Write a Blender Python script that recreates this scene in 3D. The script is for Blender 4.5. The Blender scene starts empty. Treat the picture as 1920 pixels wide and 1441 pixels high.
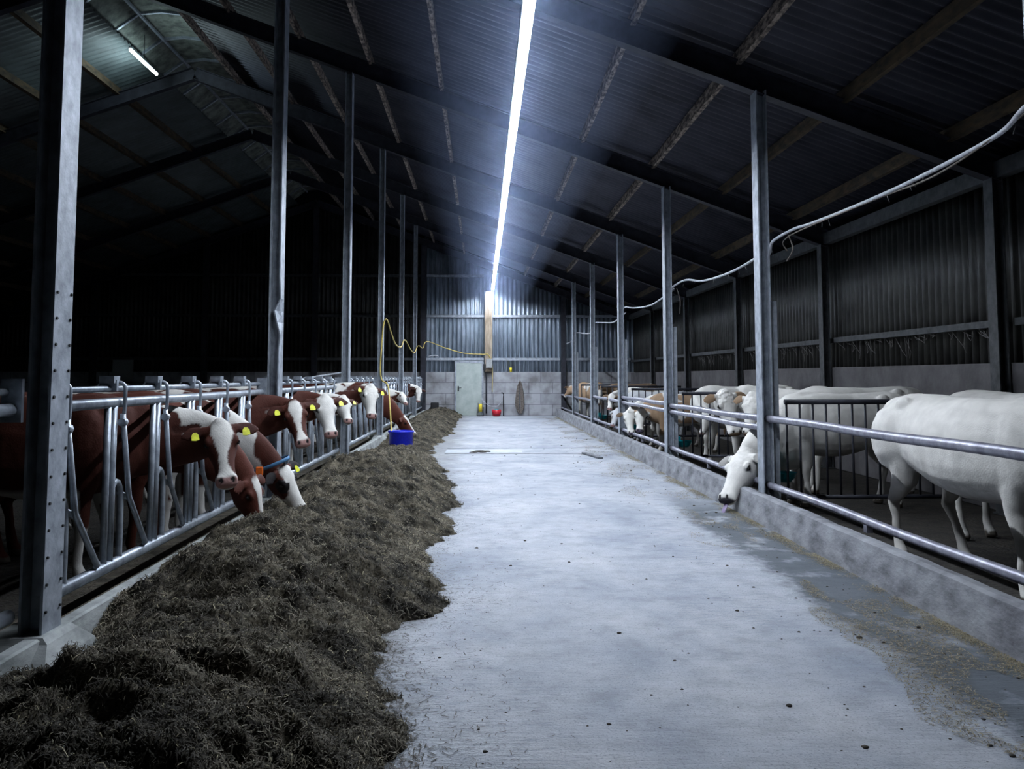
import bpy, bmesh, math, random
import numpy as np
from mathutils import Vector, Matrix, Euler, noise as mnoise
random.seed(7); RNG = np.random.default_rng(7)
S = bpy.context.scene
COL = S.collection
PI = math.pi
V = Vector
# ------------------------------------------------------------------ camera
F, PX, PY = 1700.0, 960.0, 576.0
PITCH = math.atan(130.0/F); YAW = math.atan(57.0/F)*1.0
CAMZ = 1.47
cam = bpy.data.cameras.new('camera'); co = bpy.data.objects.new('camera', cam); COL.objects.link(co)
co.location = (0, 0, CAMZ)
co.rotation_euler = Euler((PI/2+PITCH, 0, -YAW), 'XYZ')
cam.sensor_width = 36; cam.lens = F/1920*36; cam.shift_y = -144.5/1920; cam.clip_start = .05; cam.clip_end = 200
S.camera = co
RM = co.rotation_euler.to_matrix()
def at(px, py, Y):
    "point of the barn seen at a photo pixel, at depth Y down the aisle"
    d = RM @ V(((px-PX)/F, -(py-PY)/F, -1))
    k = Y/d.y
    return V((d.x*k, Y, CAMZ+d.z*k))
# ------------------------------------------------------------------ tagging
def tag(o, label=None, cat=None, group=None, kind=None):
    if label: o['label'] = label
    if cat: o['category'] = cat
    if group: o['group'] = group
    if kind: o['kind'] = kind
    return o
def empty(name, loc, label, cat, group=None, rz=0):
    o = bpy.data.objects.new(name, None); COL.objects.link(o); o.location = loc; o.rotation_euler.z = rz
    o.empty_display_size = .1
    return tag(o, label, cat, group)
ORD = ['nearest', 'second', 'third', 'fourth', 'fifth', 'sixth', 'seventh', 'eighth']
# ------------------------------------------------------------------ mesh builder
class MB:
    def __init__(s): s.v = []; s.f = []; s.sm = []
    def add(s, vs, fs, smooth=False):
        b = len(s.v); s.v += [tuple(p) for p in vs]
        for f in fs: s.f.append([i+b for i in f]); s.sm.append(smooth)
    def box(s, x0, x1, y0, y1, z0, z1):
        vs = [(x, y, z) for z in (z0, z1) for y in (y0, y1) for x in (x0, x1)]
        s.add(vs, [(0,2,3,1), (4,5,7,6), (0,1,5,4), (2,6,7,3), (0,4,6,2), (1,3,7,5)])
        return s
    def tube(s, pts, r, n=10, cap=True):
        pts = [V(p) for p in pts]; m = len(pts)
        rs = r if hasattr(r, '__len__') else [r]*m
        t0 = (pts[1]-pts[0]).normalized()
        a = t0.orthogonal().normalized(); vs = []
        for i, p in enumerate(pts):
            t = (pts[min(i+1, m-1)]-pts[max(i-1, 0)]).normalized()
            a = (a-t*a.dot(t)).normalized(); b = t.cross(a)
            for k in range(n):
                w = 2*PI*k/n; vs.append(p+(a*math.cos(w)+b*math.sin(w))*rs[i])
        fs = []
        for i in range(m-1):
            for k in range(n):
                k2 = (k+1) % n; fs.append((i*n+k, i*n+k2, (i+1)*n+k2, (i+1)*n+k))
        s.add(vs, fs, True)
        if cap:
            b = len(s.v)-m*n
            s.f.append([b+k for k in range(n)][::-1]); s.sm.append(False)
            s.f.append([b+(m-1)*n+k for k in range(n)]); s.sm.append(False)
        return s
    def rings(s, rings, smooth=True):
        n = len(rings[0]); vs = [p for r in rings for p in r]; m = len(rings); fs = []
        for i in range(m-1):
            for k in range(n):
                k2 = (k+1) % n; fs.append((i*n+k, i*n+k2, (i+1)*n+k2, (i+1)*n+k))
        fs.append(list(range(n))[::-1]); fs.append([(m-1)*n+k for k in range(n)])
        s.add(vs, fs, smooth); return s
    def lathe(s, prof, n=24, c=(0,0,0)):
        vs = [(c[0]+r*math.cos(2*PI*k/n), c[1]+r*math.sin(2*PI*k/n), c[2]+z) for r, z in prof for k in range(n)]
        fs = []
        for i in range(len(prof)-1):
            for k in range(n):
                k2 = (k+1) % n; fs.append((i*n+k, i*n+k2, (i+1)*n+k2, (i+1)*n+k))
        s.add(vs, fs, True); return s
    def prism(s, prof, p0, p1, up=(0,0,1)):
        "2D profile (u sideways, v up) swept from p0 to p1"
        p0 = V(p0); p1 = V(p1); t = (p1-p0).normalized(); u = t.cross(V(up)).normalized(); w = u.cross(t)
        n = len(prof)
        vs = [p+u*a+w*b for p in (p0, p1) for a, b in prof]
        s.add(vs, [(k, (k+1) % n, n+(k+1) % n, n+k) for k in range(n)]+[list(range(n))[::-1], list(range(n, 2*n))])
        return s
    def build(s, name, m, parent=None, bevel=0, origin=None):
        me = bpy.data.meshes.new(name)
        vs = s.v
        if origin is not None: vs = [(a-origin[0], b-origin[1], c-origin[2]) for a, b, c in vs]
        me.from_pydata(vs, [], s.f); me.polygons.foreach_set('use_smooth', s.sm); me.update()
        b_ = bmesh.new(); b_.from_mesh(me); bmesh.ops.recalc_face_normals(b_, faces=b_.faces); b_.to_mesh(me); b_.free()
        if m: me.materials.append(m)
        o = bpy.data.objects.new(name, me); COL.objects.link(o)
        if origin is not None: o.location = origin
        if parent: o.parent = parent
        if bevel:
            b = o.modifiers.new('b', 'BEVEL'); b.width = bevel; b.segments = 2; b.limit_method = 'ANGLE'
        return o
def smoothpath(pts, n=8):
    pts = [V(p) for p in pts]; out = []
    for i in range(len(pts)-1):
        p0 = pts[max(i-1, 0)]; p1 = pts[i]; p2 = pts[i+1]; p3 = pts[min(i+2, len(pts)-1)]
        for k in range(n):
            t = k/n
            out.append(.5*((2*p1)+(p2-p0)*t+(2*p0-5*p1+4*p2-p3)*t*t+(3*p1-p0-3*p2+p3)*t*t*t))
    out.append(pts[-1]); return out
def ibeam(h, b, tf, tw):
    "closed I profile, height h along v, flanges b wide along u"
    H = h/2; B = b/2; t = tw/2
    return [(-B,-H), (B,-H), (B,-H+tf), (t,-H+tf), (t,H-tf), (B,H-tf), (B,H), (-B,H), (-B,H-tf), (-t,H-tf), (-t,-H+tf), (-B,-H+tf)]
# ------------------------------------------------------------------ numpy value noise
PERM = RNG.permutation(1024)
LAT = RNG.random(1024)
def vnoise(x, y, z=None):
    x = np.asarray(x, float); y = np.asarray(y, float); z = np.zeros_like(x) if z is None else np.asarray(z, float)
    xi = np.floor(x).astype(int); yi = np.floor(y).astype(int); zi = np.floor(z).astype(int)
    fx = x-xi; fy = y-yi; fz = z-zi
    fx = fx*fx*(3-2*fx); fy = fy*fy*(3-2*fy); fz = fz*fz*(3-2*fz)
    def h(i, j, k): return LAT[PERM[(PERM[(PERM[i & 1023]+j) & 1023]+k) & 1023]]
    r = 0
    for a in (0, 1):
        for b in (0, 1):
            for c in (0, 1):
                r = r+h(xi+a, yi+b, zi+c)*(fx if a else 1-fx)*(fy if b else 1-fy)*(fz if c else 1-fz)
    return r
def fbm(x, y, z=None, o=4):
    r = 0; a = .5; t = 0; x = np.asarray(x, float); y = np.asarray(y, float); z = np.zeros_like(x) if z is None else np.asarray(z, float)
    for i in range(o):
        r = r+a*vnoise(x*2**i+17.3*i, y*2**i+5.1*i, z*2**i+9.7*i); t += a; a *= .5
    return r/t
# ------------------------------------------------------------------ materials
def mat(name, rough=.7, metal=0, spec=.5):
    m = bpy.data.materials.new(name); m.use_nodes = True; nt = m.node_tree
    b = nt.nodes['Principled BSDF']; b.inputs['Roughness'].default_value = rough; b.inputs['Metallic'].default_value = metal
    b.inputs['Specular IOR Level'].default_value = spec
    return m, nt, b
def N(nt, t, **k):
    n = nt.nodes.new(t)
    for a, v in k.items():
        if a in n.inputs: n.inputs[a].default_value = v
        else: setattr(n, a, v)
    return n
def ramp(nt, src, stops):
    r = nt.nodes.new('ShaderNodeValToRGB'); e = r.color_ramp.elements
    while len(e) < len(stops): e.new(.5)
    for q, (p, c) in zip(e, stops):
        q.position = p; q.color = (*c, 1) if len(c) == 3 else c
    nt.links.new(src, r.inputs[0]); return r
def coords(nt, scale=(1,1,1), kind='Object'):
    tc = nt.nodes.new('ShaderNodeTexCoord'); mp = nt.nodes.new('ShaderNodeMapping'); mp.inputs['Scale'].default_value = scale
    nt.links.new(tc.outputs[kind], mp.inputs[0]); return mp.outputs[0]
def noisy(name, c0, c1, scale=8, rough=.7, metal=0, bump=.1, bscale=None, stretch=(1,1,1), lo=.35, hi=.65, mid=None, spec=.5, bdist=.01):
    m, nt, b = mat(name, rough, metal, spec)
    v = coords(nt, stretch)
    n = N(nt, 'ShaderNodeTexNoise', Scale=scale, Detail=8, Roughness=.6); nt.links.new(v, n.inputs['Vector'])
    st = [(lo, c0), (hi, c1)] if mid is None else [(lo, c0), ((lo+hi)/2, mid), (hi, c1)]
    r = ramp(nt, n.outputs['Fac'], st); nt.links.new(r.outputs[0], b.inputs['Base Color'])
    if bump:
        n2 = N(nt, 'ShaderNodeTexNoise', Scale=bscale or scale*4, Detail=6); nt.links.new(v, n2.inputs['Vector'])
        bp = N(nt, 'ShaderNodeBump', Strength=bump, Distance=bdist); nt.links.new(n2.outputs['Fac'], bp.inputs['Height'])
        nt.links.new(bp.outputs[0], b.inputs['Normal'])
    return m
def plain(name, c, rough=.6, metal=0):
    m, nt, b = mat(name, rough, metal); b.inputs['Base Color'].default_value = (*c, 1)
    n = N(nt, 'ShaderNodeTexNoise', Scale=30, Detail=4); r = ramp(nt, n.outputs['Fac'], [(.3, tuple(q*.8 for q in c)), (.7, tuple(min(1, q*1.15) for q in c))])
    nt.links.new(coords(nt), n.inputs['Vector']); nt.links.new(r.outputs[0], b.inputs['Base Color']); return m
def emit(name, c, s):
    m = bpy.data.materials.new(name); m.use_nodes = True; nt = m.node_tree; b = nt.nodes['Principled BSDF']
    b.inputs['Base Color'].default_value = (*c, 1); b.inputs['Emission Color'].default_value = (*c, 1); b.inputs['Emission Strength'].default_value = s; return m
def attrmat(name, attr, rough=.8, bump=.0, bscale=60, spec=.3, var=.25, vscale=25, sheen=0):
    m, nt, b = mat(name, rough, 0, spec)
    a = N(nt, 'ShaderNodeAttribute', attribute_name=attr)
    n = N(nt, 'ShaderNodeTexNoise', Scale=vscale, Detail=5); nt.links.new(coords(nt), n.inputs['Vector'])
    mr = N(nt, 'ShaderNodeMapRange'); mr.inputs[1].default_value = .3; mr.inputs[2].default_value = .7; mr.inputs[3].default_value = 1-var; mr.inputs[4].default_value = 1+var*.4
    nt.links.new(n.outputs['Fac'], mr.inputs[0])
    mx = N(nt, 'ShaderNodeVectorMath', operation='SCALE'); nt.links.new(a.outputs['Color'], mx.inputs[0]); nt.links.new(mr.outputs[0], mx.inputs['Scale'])
    nt.links.new(mx.outputs[0], b.inputs['Base Color'])
    if bump:
        n2 = N(nt, 'ShaderNodeTexNoise', Scale=bscale, Detail=4); nt.links.new(coords(nt), n2.inputs['Vector'])
        bp = N(nt, 'ShaderNodeBump', Strength=bump, Distance=.01); nt.links.new(n2.outputs['Fac'], bp.inputs['Height']); nt.links.new(bp.outputs[0], b.inputs['Normal'])
    return m
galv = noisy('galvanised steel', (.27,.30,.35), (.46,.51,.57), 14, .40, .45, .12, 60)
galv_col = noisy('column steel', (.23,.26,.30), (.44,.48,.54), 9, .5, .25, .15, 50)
shade_steel = noisy('shade darkened wall steel', (.03,.033,.036), (.085,.09,.095), 9, .6, .2, .15, 50)  # darkened copy of the column steel, wall shade put into its colour
pipe_m = noisy('worn grey pipe', (.18,.18,.225), (.38,.38,.45), 10, .4, .45, .2, 45)
dark_steel = noisy('dark painted steel', (.012,.013,.02), (.035,.036,.05), 6, .6, .2, .1)
rusty = noisy('rusty purlin steel', (.05,.04,.035), (.42,.34,.28), 22, .8, 0, .3, 40, (1,.35,1), .42, .62)
rusty2 = noisy('brown purlin timber', (.02,.015,.009), (.10,.068,.034), 14, .85, 0, .3, 40, (1,.3,1))
roof_m = noisy('roof sheet', (.028,.030,.045), (.075,.078,.105), 1.6, .62, .1, .2, 30, (1,1,1), .3, .7)
roof_l = noisy('roof sheet left slope', (.022,.030,.030), (.055,.072,.072), 2, .6, .1, .2, 30)  # darker copy of the roof sheet, shade of the left slope put in
ridge_m = noisy('ridge panel fibre cement', (.05,.06,.052), (.20,.22,.19), 4.5, .85, 0, .3, 30)
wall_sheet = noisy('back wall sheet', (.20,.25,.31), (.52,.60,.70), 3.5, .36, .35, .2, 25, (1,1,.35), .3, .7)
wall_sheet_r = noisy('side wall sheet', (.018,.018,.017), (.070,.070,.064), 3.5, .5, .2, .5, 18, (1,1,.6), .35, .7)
wall_conc_r = noisy('side wall concrete panel', (.07,.066,.07), (.14,.132,.137), 2.2, .85, 0, .25, 20)
pen_floor = noisy('pen litter', (.006,.005,.004), (.035,.029,.021), 6, .9, 0, .9, 30, bdist=.04)
timber = noisy('old timber column', (.16,.12,.08), (.42,.35,.27), 5, .8, 0, .3, 30, (4,4,.5))
doorm = noisy('pale green door', (.36,.42,.40), (.50,.56,.53), 3, .5, 0, .05)
black = plain('black rubber', (.012,.012,.014), .6)
grey_box = plain('grey plastic box', (.35,.36,.36), .5)
yellow = plain('yellow plastic', (.75,.60,.04), .45)
yel_hose = plain('yellow hose', (.55,.42,.10), .5)
red = plain('red plastic', (.6,.02,.04), .4)
teal = plain('teal plastic', (.0,.32,.38), .35)
blue = plain('blue plastic tub', (.008,.02,.55), .35)
cable_m = noisy('dusty white cable', (.32,.33,.38), (.6,.62,.68), 20, .6, 0, .2)
dusty = noisy('dusty brown hose', (.09,.075,.065), (.20,.17,.15), 20, .8)
web_m = noisy('cobweb dust', (.1,.1,.1), (.2,.19,.18), 20, .9)
tagy = plain('yellow ear tag', (.78,.80,.05), .45)
orange = plain('orange collar tag', (.8,.16,.02), .45)
bluecol = plain('blue collar webbing', (.06,.18,.34), .7)
eye_m = mat('eye', .12)[0]; eye_m.node_tree.nodes['Principled BSDF'].inputs['Base Color'].default_value = (.008,.006,.006,1)
strip_e = emit('strip tube', (.80,.88,1.0), 275)
lamp_e = emit('ridge tube', (.72,.93,1.0), 75)
coat = attrmat('cow coat', 'coat', .75, .25, 90, .25, .13, 9)
feed_m = attrmat('mixed feed', 'tint', .9, .9, 55, .15, .6, 40)
fibre_m = attrmat('feed fibre', 'tint', .8, 0, 60, .25, .25, 15)
# concrete floor ------------------------------------------------------
def floor_mat():
    m, nt, b = mat('aisle concrete', .55)
    L = nt.links.new
    tc = nt.nodes.new('ShaderNodeTexCoord')
    def nz(scale, st=(1,1,1), d=8, r=.6, dist=0):
        mp = nt.nodes.new('ShaderNodeMapping'); mp.inputs['Scale'].default_value = st; L(tc.outputs['Object'], mp.inputs[0])
        n = N(nt, 'ShaderNodeTexNoise', Scale=scale, Detail=d, Roughness=r, Distortion=dist); L(mp.outputs[0], n.inputs['Vector']); return n.outputs['Fac']
    def mix(f, a, c2, bt='MIX'):
        x = N(nt, 'ShaderNodeMix', data_type='RGBA', blend_type=bt); L(f, x.inputs[0]); L(a, x.inputs[6])
        if isinstance(c2, tuple): x.inputs[7].default_value = (*c2, 1)
        else: L(c2, x.inputs[7])
        return x.outputs[2]
    def m1(op, a, bb):
        x = N(nt, 'ShaderNodeMath', operation=op)
        for i, q in enumerate((a, bb)):
            if isinstance(q, (int, float)): x.inputs[i].default_value = q
            else: L(q, x.inputs[i])
        x.use_clamp = False; return x.outputs[0]
    c = ramp(nt, nz(1.1, (1,.7,1), 10, .62, .3), [(.30, (.25,.28,.335)), (.5, (.37,.395,.44)), (.72, (.48,.495,.525))]).outputs[0]
    mo = ramp(nt, nz(5, (1,1,1), 12, .72), [(.32, (.70,)*3), (.5, (.97,)*3), (.68, (1.12,)*3)]).outputs[0]
    xm = N(nt, 'ShaderNodeMix', data_type='RGBA', blend_type='MULTIPLY'); xm.inputs[0].default_value = .9; L(c, xm.inputs[6]); L(mo, xm.inputs[7]); c = xm.outputs[2]
    streak = ramp(nt, nz(7, (1,5,1), 6, .65, .4), [(.40, (1,1,1)), (.47, (0,0,0))]).outputs[0]
    wheel = ramp(nt, nz(.8, (1,.5,1), 3), [(.45, (0,0,0)), (.62, (1,1,1))]).outputs[0]
    f = m1('MULTIPLY', streak, wheel); f = m1('MULTIPLY', f, .5)
    c = mix(f, c, (.16,.19,.25))
    fine = ramp(nt, nz(90, (1,1,1), 4), [(.38, (0,0,0)), (.44, (1,1,1))]).outputs[0]
    inv = m1('SUBTRACT', 1, fine); inv = m1('MULTIPLY', inv, .5)
    c = mix(inv, c, (.12,.13,.15))
    wp = ramp(nt, nz(35, (1,1,1), 3), [(.68, (0,0,0)), (.72, (1,1,1))]).outputs[0]
    c = mix(m1('MULTIPLY', wp, .5), c, (.60,.62,.65))
    # worn blue-grey damp strip along the right hand kerb, its own ragged shape
    sx = nt.nodes.new('ShaderNodeSeparateXYZ'); L(tc.outputs['Object'], sx.inputs[0])
    edge = m1('ADD', sx.outputs['X'], m1('ADD', m1('MULTIPLY', nz(1.3, (1,.6,1), 5), .35), m1('MULTIPLY', nz(6, (1,.8,1), 10, .75), .5)))
    strip = ramp(nt, m1('MULTIPLY', edge, .25), [(.635, (0,0,0)), (.672, (1,1,1))]).outputs[0]
    brk = ramp(nt, nz(2.6, (1,.8,1), 7), [(.30, (0,0,0)), (.46, (1,1,1))]).outputs[0]
    yy = ramp(nt, m1('MULTIPLY', m1('ADD', sx.outputs['Y'], m1('MULTIPLY', nz(1.1), 3)), .05), [(.56, (1,1,1)), (.66, (.12,)*3)]).outputs[0]; brk = m1('MULTIPLY', brk, yy)
    st = m1('MULTIPLY', m1('MULTIPLY', strip, brk), .88)
    c = mix(st, c, (.055,.068,.082))
    # feed dust near the heap
    e2 = m1('ADD', m1('MULTIPLY', sx.outputs['X'], -1), m1('MULTIPLY', nz(2.2, (1,1,1), 6), 1.1))
    dust = ramp(nt, m1('MULTIPLY', e2, .5), [(.42, (0,0,0)), (.62, (1,1,1))]).outputs[0]
    c = mix(m1('MULTIPLY', dust, .45), c, (.13,.125,.11))
    L(c, b.inputs['Base Color'])
    rr = ramp(nt, nz(3, (1,1,1), 5), [(.3, (.60,)*3), (.7, (.85,)*3)]).outputs[0]; L(rr, b.inputs['Roughness'])
    h = m1('ADD', m1('MULTIPLY', nz(60, (1,1,1), 5), .5), nz(7, (1,5,1), 6))
    bp = N(nt, 'ShaderNodeBump', Strength=.6, Distance=.02); L(h, bp.inputs['Height']); L(bp.outputs[0], b.inputs['Normal'])
    return m
floor_m = floor_mat()
kerb_m = noisy('kerb concrete', (.09,.092,.105), (.29,.30,.325), 3.2, .8, 0, .5, 25, (1,1,2.2), .32, .66, (.20,.205,.225))
kerb_l = noisy('left kerb concrete', (.15,.165,.165), (.40,.42,.415), 4, .8, 0, .4, 25, (1,1,2.2), .3, .66)
def block_mat():
    m, nt, b = mat('concrete block wall', .85); L = nt.links.new
    v = coords(nt)
    br = N(nt, 'ShaderNodeTexBrick', Scale=1.0); br.inputs['Brick Width'].default_value = .9; br.inputs['Row Height'].default_value = .42; br.inputs['Mortar Size'].default_value = .012
    br.inputs['Color1'].default_value = (.36,.37,.40,1); br.inputs['Color2'].default_value = (.44,.45,.48,1); br.inputs['Mortar'].default_value = (.22,.22,.25,1)
    mp = nt.nodes.new('ShaderNodeMapping'); mp.inputs['Rotation'].default_value = (PI/2, 0, 0); L(v, mp.inputs[0]); L(mp.outputs[0], br.inputs['Vector'])
    n = N(nt, 'ShaderNodeTexNoise', Scale=2.5, Detail=8); L(v, n.inputs['Vector'])
    r = ramp(nt, n.outputs['Fac'], [(.3, (.5,.48,.46)), (.6, (1,1,1))])
    x = N(nt, 'ShaderNodeMix', data_type='RGBA', blend_type='MULTIPLY'); x.inputs[0].default_value = 1; L(br.outputs[0], x.inputs[6]); L(r.outputs[0], x.inputs[7])
    L(x.outputs[2], b.inputs['Base Color']); return m
block_m = block_mat()
# ------------------------------------------------------------------ layout numbers
BAY = 5.0; Y0F = 4.65
FR = [Y0F+BAY*k for k in range(7)]           # portal frames; the last one stands at the back wall
XL, XR = -2.115, 2.97                        # faces of the two rows of columns
XRIDGE = -6.3; SL = .364
def zb(x):                                   # underside of the rafters
    return 4.58+SL*(XR-x) if x > XRIDGE else 4.58+SL*(XR-XRIDGE)-SL*(XRIDGE-x)
YB = 34.75; XWR = 5.85; XWL = -18.45
# ------------------------------------------------------------------ setting
def struct(o): o['kind'] = 'structure'; return o
struct(MB().box(-2.2, 2.86, -3, YB, -.1, 0).build('floor', floor_m))
struct(MB().box(XWL, -2.2, -3, YB, -.1, -.004).build('floor_left', pen_floor))
struct(MB().box(2.86, XWR, -3, YB, -.1, -.004).build('floor_right', pen_floor))
def corr(name, m, axis, a0, a1, pitch, amp, lo, hi, off, trap=False, n=8):
    "corrugated sheet. axis 'roof': waves along y, lo/hi = x range, off(x)=z ; 'back': waves along x, y=off ; 'side': waves along y, x=off"
    k = int((a1-a0)/pitch*n)+1; A = np.linspace(a0, a1, k); ph = (A-a0)/pitch*2*PI; w = np.sin(ph)
    if trap: w = np.clip(w*2.2, -1, 1)
    w = w*amp; vs = []; fs = []
    for i in range(k):
        if axis == 'roof': vs += [(lo, A[i], off(lo)+w[i]), (hi, A[i], off(hi)+w[i])]
        elif axis == 'back': vs += [(A[i], off+w[i], lo), (A[i], off+w[i], hi(A[i]))]
        else: vs += [(off+w[i], A[i], lo), (off+w[i], A[i], hi)]
    for i in range(k-1): fs.append((2*i, 2*i+1, 2*i+3, 2*i+2))
    mb = MB(); mb.add(vs, fs, True); o = mb.build(name, m)
    s = o.modifiers.new('t', 'SOLIDIFY'); s.thickness = .004
    return struct(o)
corr('ceiling', roof_m, 'roof', -3, YB, .177, .024, XRIDGE+.75, XWR+.3, lambda x: zb(x)+.42)
corr('ceiling_left', roof_l, 'roof', -3, YB, .177, .024, XWL-.2, XRIDGE-.75, lambda x: zb(x)+.42)
corr('wall_back_left', wall_sheet_r, 'back', XWL, -2.2, .168, .022, 1.6, lambda x: min(zb(x)+.38, 8.2), YB-.05, True)  # darker sheet on the same wall, shade of the unlit part in its colour
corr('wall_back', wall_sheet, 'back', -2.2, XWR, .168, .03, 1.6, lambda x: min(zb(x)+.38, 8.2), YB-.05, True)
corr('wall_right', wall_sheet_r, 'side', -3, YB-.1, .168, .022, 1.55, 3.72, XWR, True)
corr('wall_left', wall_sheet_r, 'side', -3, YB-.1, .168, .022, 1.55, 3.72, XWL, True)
o = MB().box(XWL, -1.0, YB-.22, YB-.02, 0, 1.65).box(.03, XWR, YB-.22, YB-.02, 0, 1.65).build('wall_back_base', block_m); struct(o)
mb = MB()
for k in range(-2, 6): mb.box(XWR-.16, XWR-.03, FR[0]+BAY*k+.03, FR[0]+BAY*(k+1)-.03, 0, 1.62)
struct(mb.build('wall_right_base', wall_conc_r, bevel=.01))
# kerbs
mb = MB()
mb.rings([[V((2.78, y, 0)), V((2.945, y, 0)), V((2.945, y, .262)), V((2.87, y, .268)), V((2.835, y, .255))] for y in [-3+.25*i for i in range(151)]], False)
o = mb.build('kerb', kerb_m); tag(o, 'long low concrete kerb under the right hand pipe fence', 'kerb')
for v in o.data.vertices:
    n = mnoise.noise(v.co*3)*.008+mnoise.noise(v.co*11)*.005
    v.co.x += n; 
    if v.co.z > .1: v.co.z += n
mb = MB()
mb.rings([[V((-2.19, y, 0)), V((-2.08, y, 0)), V((-2.10, y, .215)), V((-2.115, y, .222)), V((-2.175, y, .222)), V((-2.19, y, .21))] for y in [-3+.25*i for i in range(151)]], False)
for k in range(-1, 6):
    y = Y0F+BAY*k
    mb.rings([[V((-2.36, y-a, z)), V((xx, y-a, z)), V((xx, y+a, z)), V((-2.36, y+a, z))] for z, a, xx in ((0, .34, -1.98), (.12, .28, -2.02), (.20, .17, -2.06), (.226, .15, -2.09))], False)
o = mb.build('kerb', kerb_l); tag(o, 'pale chipped concrete kerb under the left hand cow feed fence', 'kerb')
for v in o.data.vertices:
    n = mnoise.noise(v.co*4)*.01; v.co.x += n
    if v.co.z > .1: v.co.z += n*.7
o = MB().box(-2.55, -2.19, -3, YB-.3, -.01, .14).build('trim_1', noisy('trodden feed', (.03,.025,.018), (.13,.11,.08), 9, .9, 0, .9, 40, bdist=.03)); struct(o)
# ------------------------------------------------------------------ roof frames
def rafter_mesh(x0, x1):
    mb = MB(); mb.prism(ibeam(.27, .16, .014, .01), (x0, 0, zb(x0)+.135), (x1, 0, zb(x1)+.135), up=(0,0,1)); return mb
for k, y in enumerate([Y0F-BAY]+FR):
    nm = ORD[k]
    where = 'standing against the back wall' if k == 7 else ('%s from the camera' % nm)
    e = empty('roof_frame', (XRIDGE, y-(.12 if k == 7 else 0), 0), 'dark steel roof frame spanning the whole barn, %s' % where, 'roof frame', 'steel roof frames')
    rafter_mesh(XRIDGE, XWR-.1).build('rafter', dark_steel, e).location = (-XRIDGE, 0, 0)
    rafter_mesh(XWL+.1, XRIDGE).build('rafter', dark_steel, e).location = (-XRIDGE, 0, 0)
def column(x, y, z1, side, label, group, mt=galv_col, z0=.0, bend=False, name='steel_column', b=.2, h=.115):
    e = empty(name, (x, y, z0), label, 'column', group)
    mb = MB(); tf = .013; s = side; Hh = z1-z0
    zs = [0, Hh] if not bend else [0, 1.76, 1.91, 2.04, 2.16, 2.29, 2.51, Hh]
    def dx(z, f): return 0 if not bend else f*{1.91: .012, 2.04: -.022, 2.16: -.05, 2.29: .014}.get(z, 0)
    # web faces the camera, flanges face across the aisle ; s=+1: near flange towards +x
    rr = []
    for z in zs:
        n0 = dx(z, 1)
        rr.append([V((0+n0, -b/2, z)), V((0, b/2, z)), V((-s*tf, b/2, z)), V((-s*tf, .005, z)), V((-s*(h-tf), .005, z)), V((-s*(h-tf), b/2, z)), V((-s*h, b/2, z)), V((-s*h, -b/2, z)),
                   V((-s*(h-tf), -b/2, z)), V((-s*(h-tf), -.005, z)), V((-s*tf, -.005, z)), V((-s*tf+n0, -b/2, z))])
    mb.rings(rr, False); mb.build('shaft', mt, e)
    MB().box(min(-s*h, 0)-.02, max(-s*h, 0)+.02, -b/2-.03, b/2+.03, 0, .015).build('base_plate', mt, e)
    return e
for k in range(-1, 6):
    y = Y0F+BAY*k
    e = column(XL, y, zb(XL)-.0, 1, 'tall grey steel column on the left kerb, %s from the camera%s' % (ORD[k+1], ', edge bent by a knock' if k == 1 else ''), 'columns of the left row', bend=(k == 1))
    if k == 0:
        bm_ = MB(); bm_.tube([(0,0,0), (.009,0,0)], .008, 6); b0 = bm_.build('bolt', black, e); first = True
        for i in range(13):
            for yy in (-.075, .075):
                c = b0 if first else b0.copy()
                if not first: COL.objects.link(c)
                first = False; c.parent = e; c.location = (-.001, yy, .33+i*.13)
for k in range(-1, 6):
    y = Y0F+BAY*k
    e = column(XR, y, zb(XR)+.0, -1, 'tall grey steel column on the right kerb, %s from the camera' % ORD[k+1], 'columns of the right row', z0=0)
    MB().box(.125, .195, -.055, .02, 0, 2.28).build('support_post', galv_col, e, .004)
for k in range(-1, 6):
    y = Y0F+BAY*k+.0
    e = column(XWR-.30, y, zb(XWR-.3), -1, 'dark steel wall column along the right side wall, %s from the camera' % ORD[k+1], 'columns along the right wall', shade_steel, z0=0, b=.18, h=.12)
    if k >= 1: continue
    t = MB(); t.tube([(-.02+.05*math.cos(a), -.12, 1.22+.05*math.sin(a)) for a in [2*PI*i/16 for i in range(17)]], .009, 6); t.build('ring', galv_col, e)
# gable columns inside the back wall, left part
for i, x in enumerate((-2.2, -6.3, -10.4, -14.5)):
    o = MB().box(x-.1, x+.1, YB-.42, YB-.24, 0, zb(x)).build('gable_column', dark_steel); o['label'] = 'dark steel column against the back wall, %s to the left of the door' % ('first', 'second', 'third', 'fourth')[i]; o['category'] = 'column'; o['group'] = 'gable columns'
o = MB().box(3.02, 3.2, YB-.42, YB-.24, 0, zb(3.1)).build('gable_column', dark_steel); tag(o, 'dark steel column against the back wall at the right kerb', 'column', 'gable columns')
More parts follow.
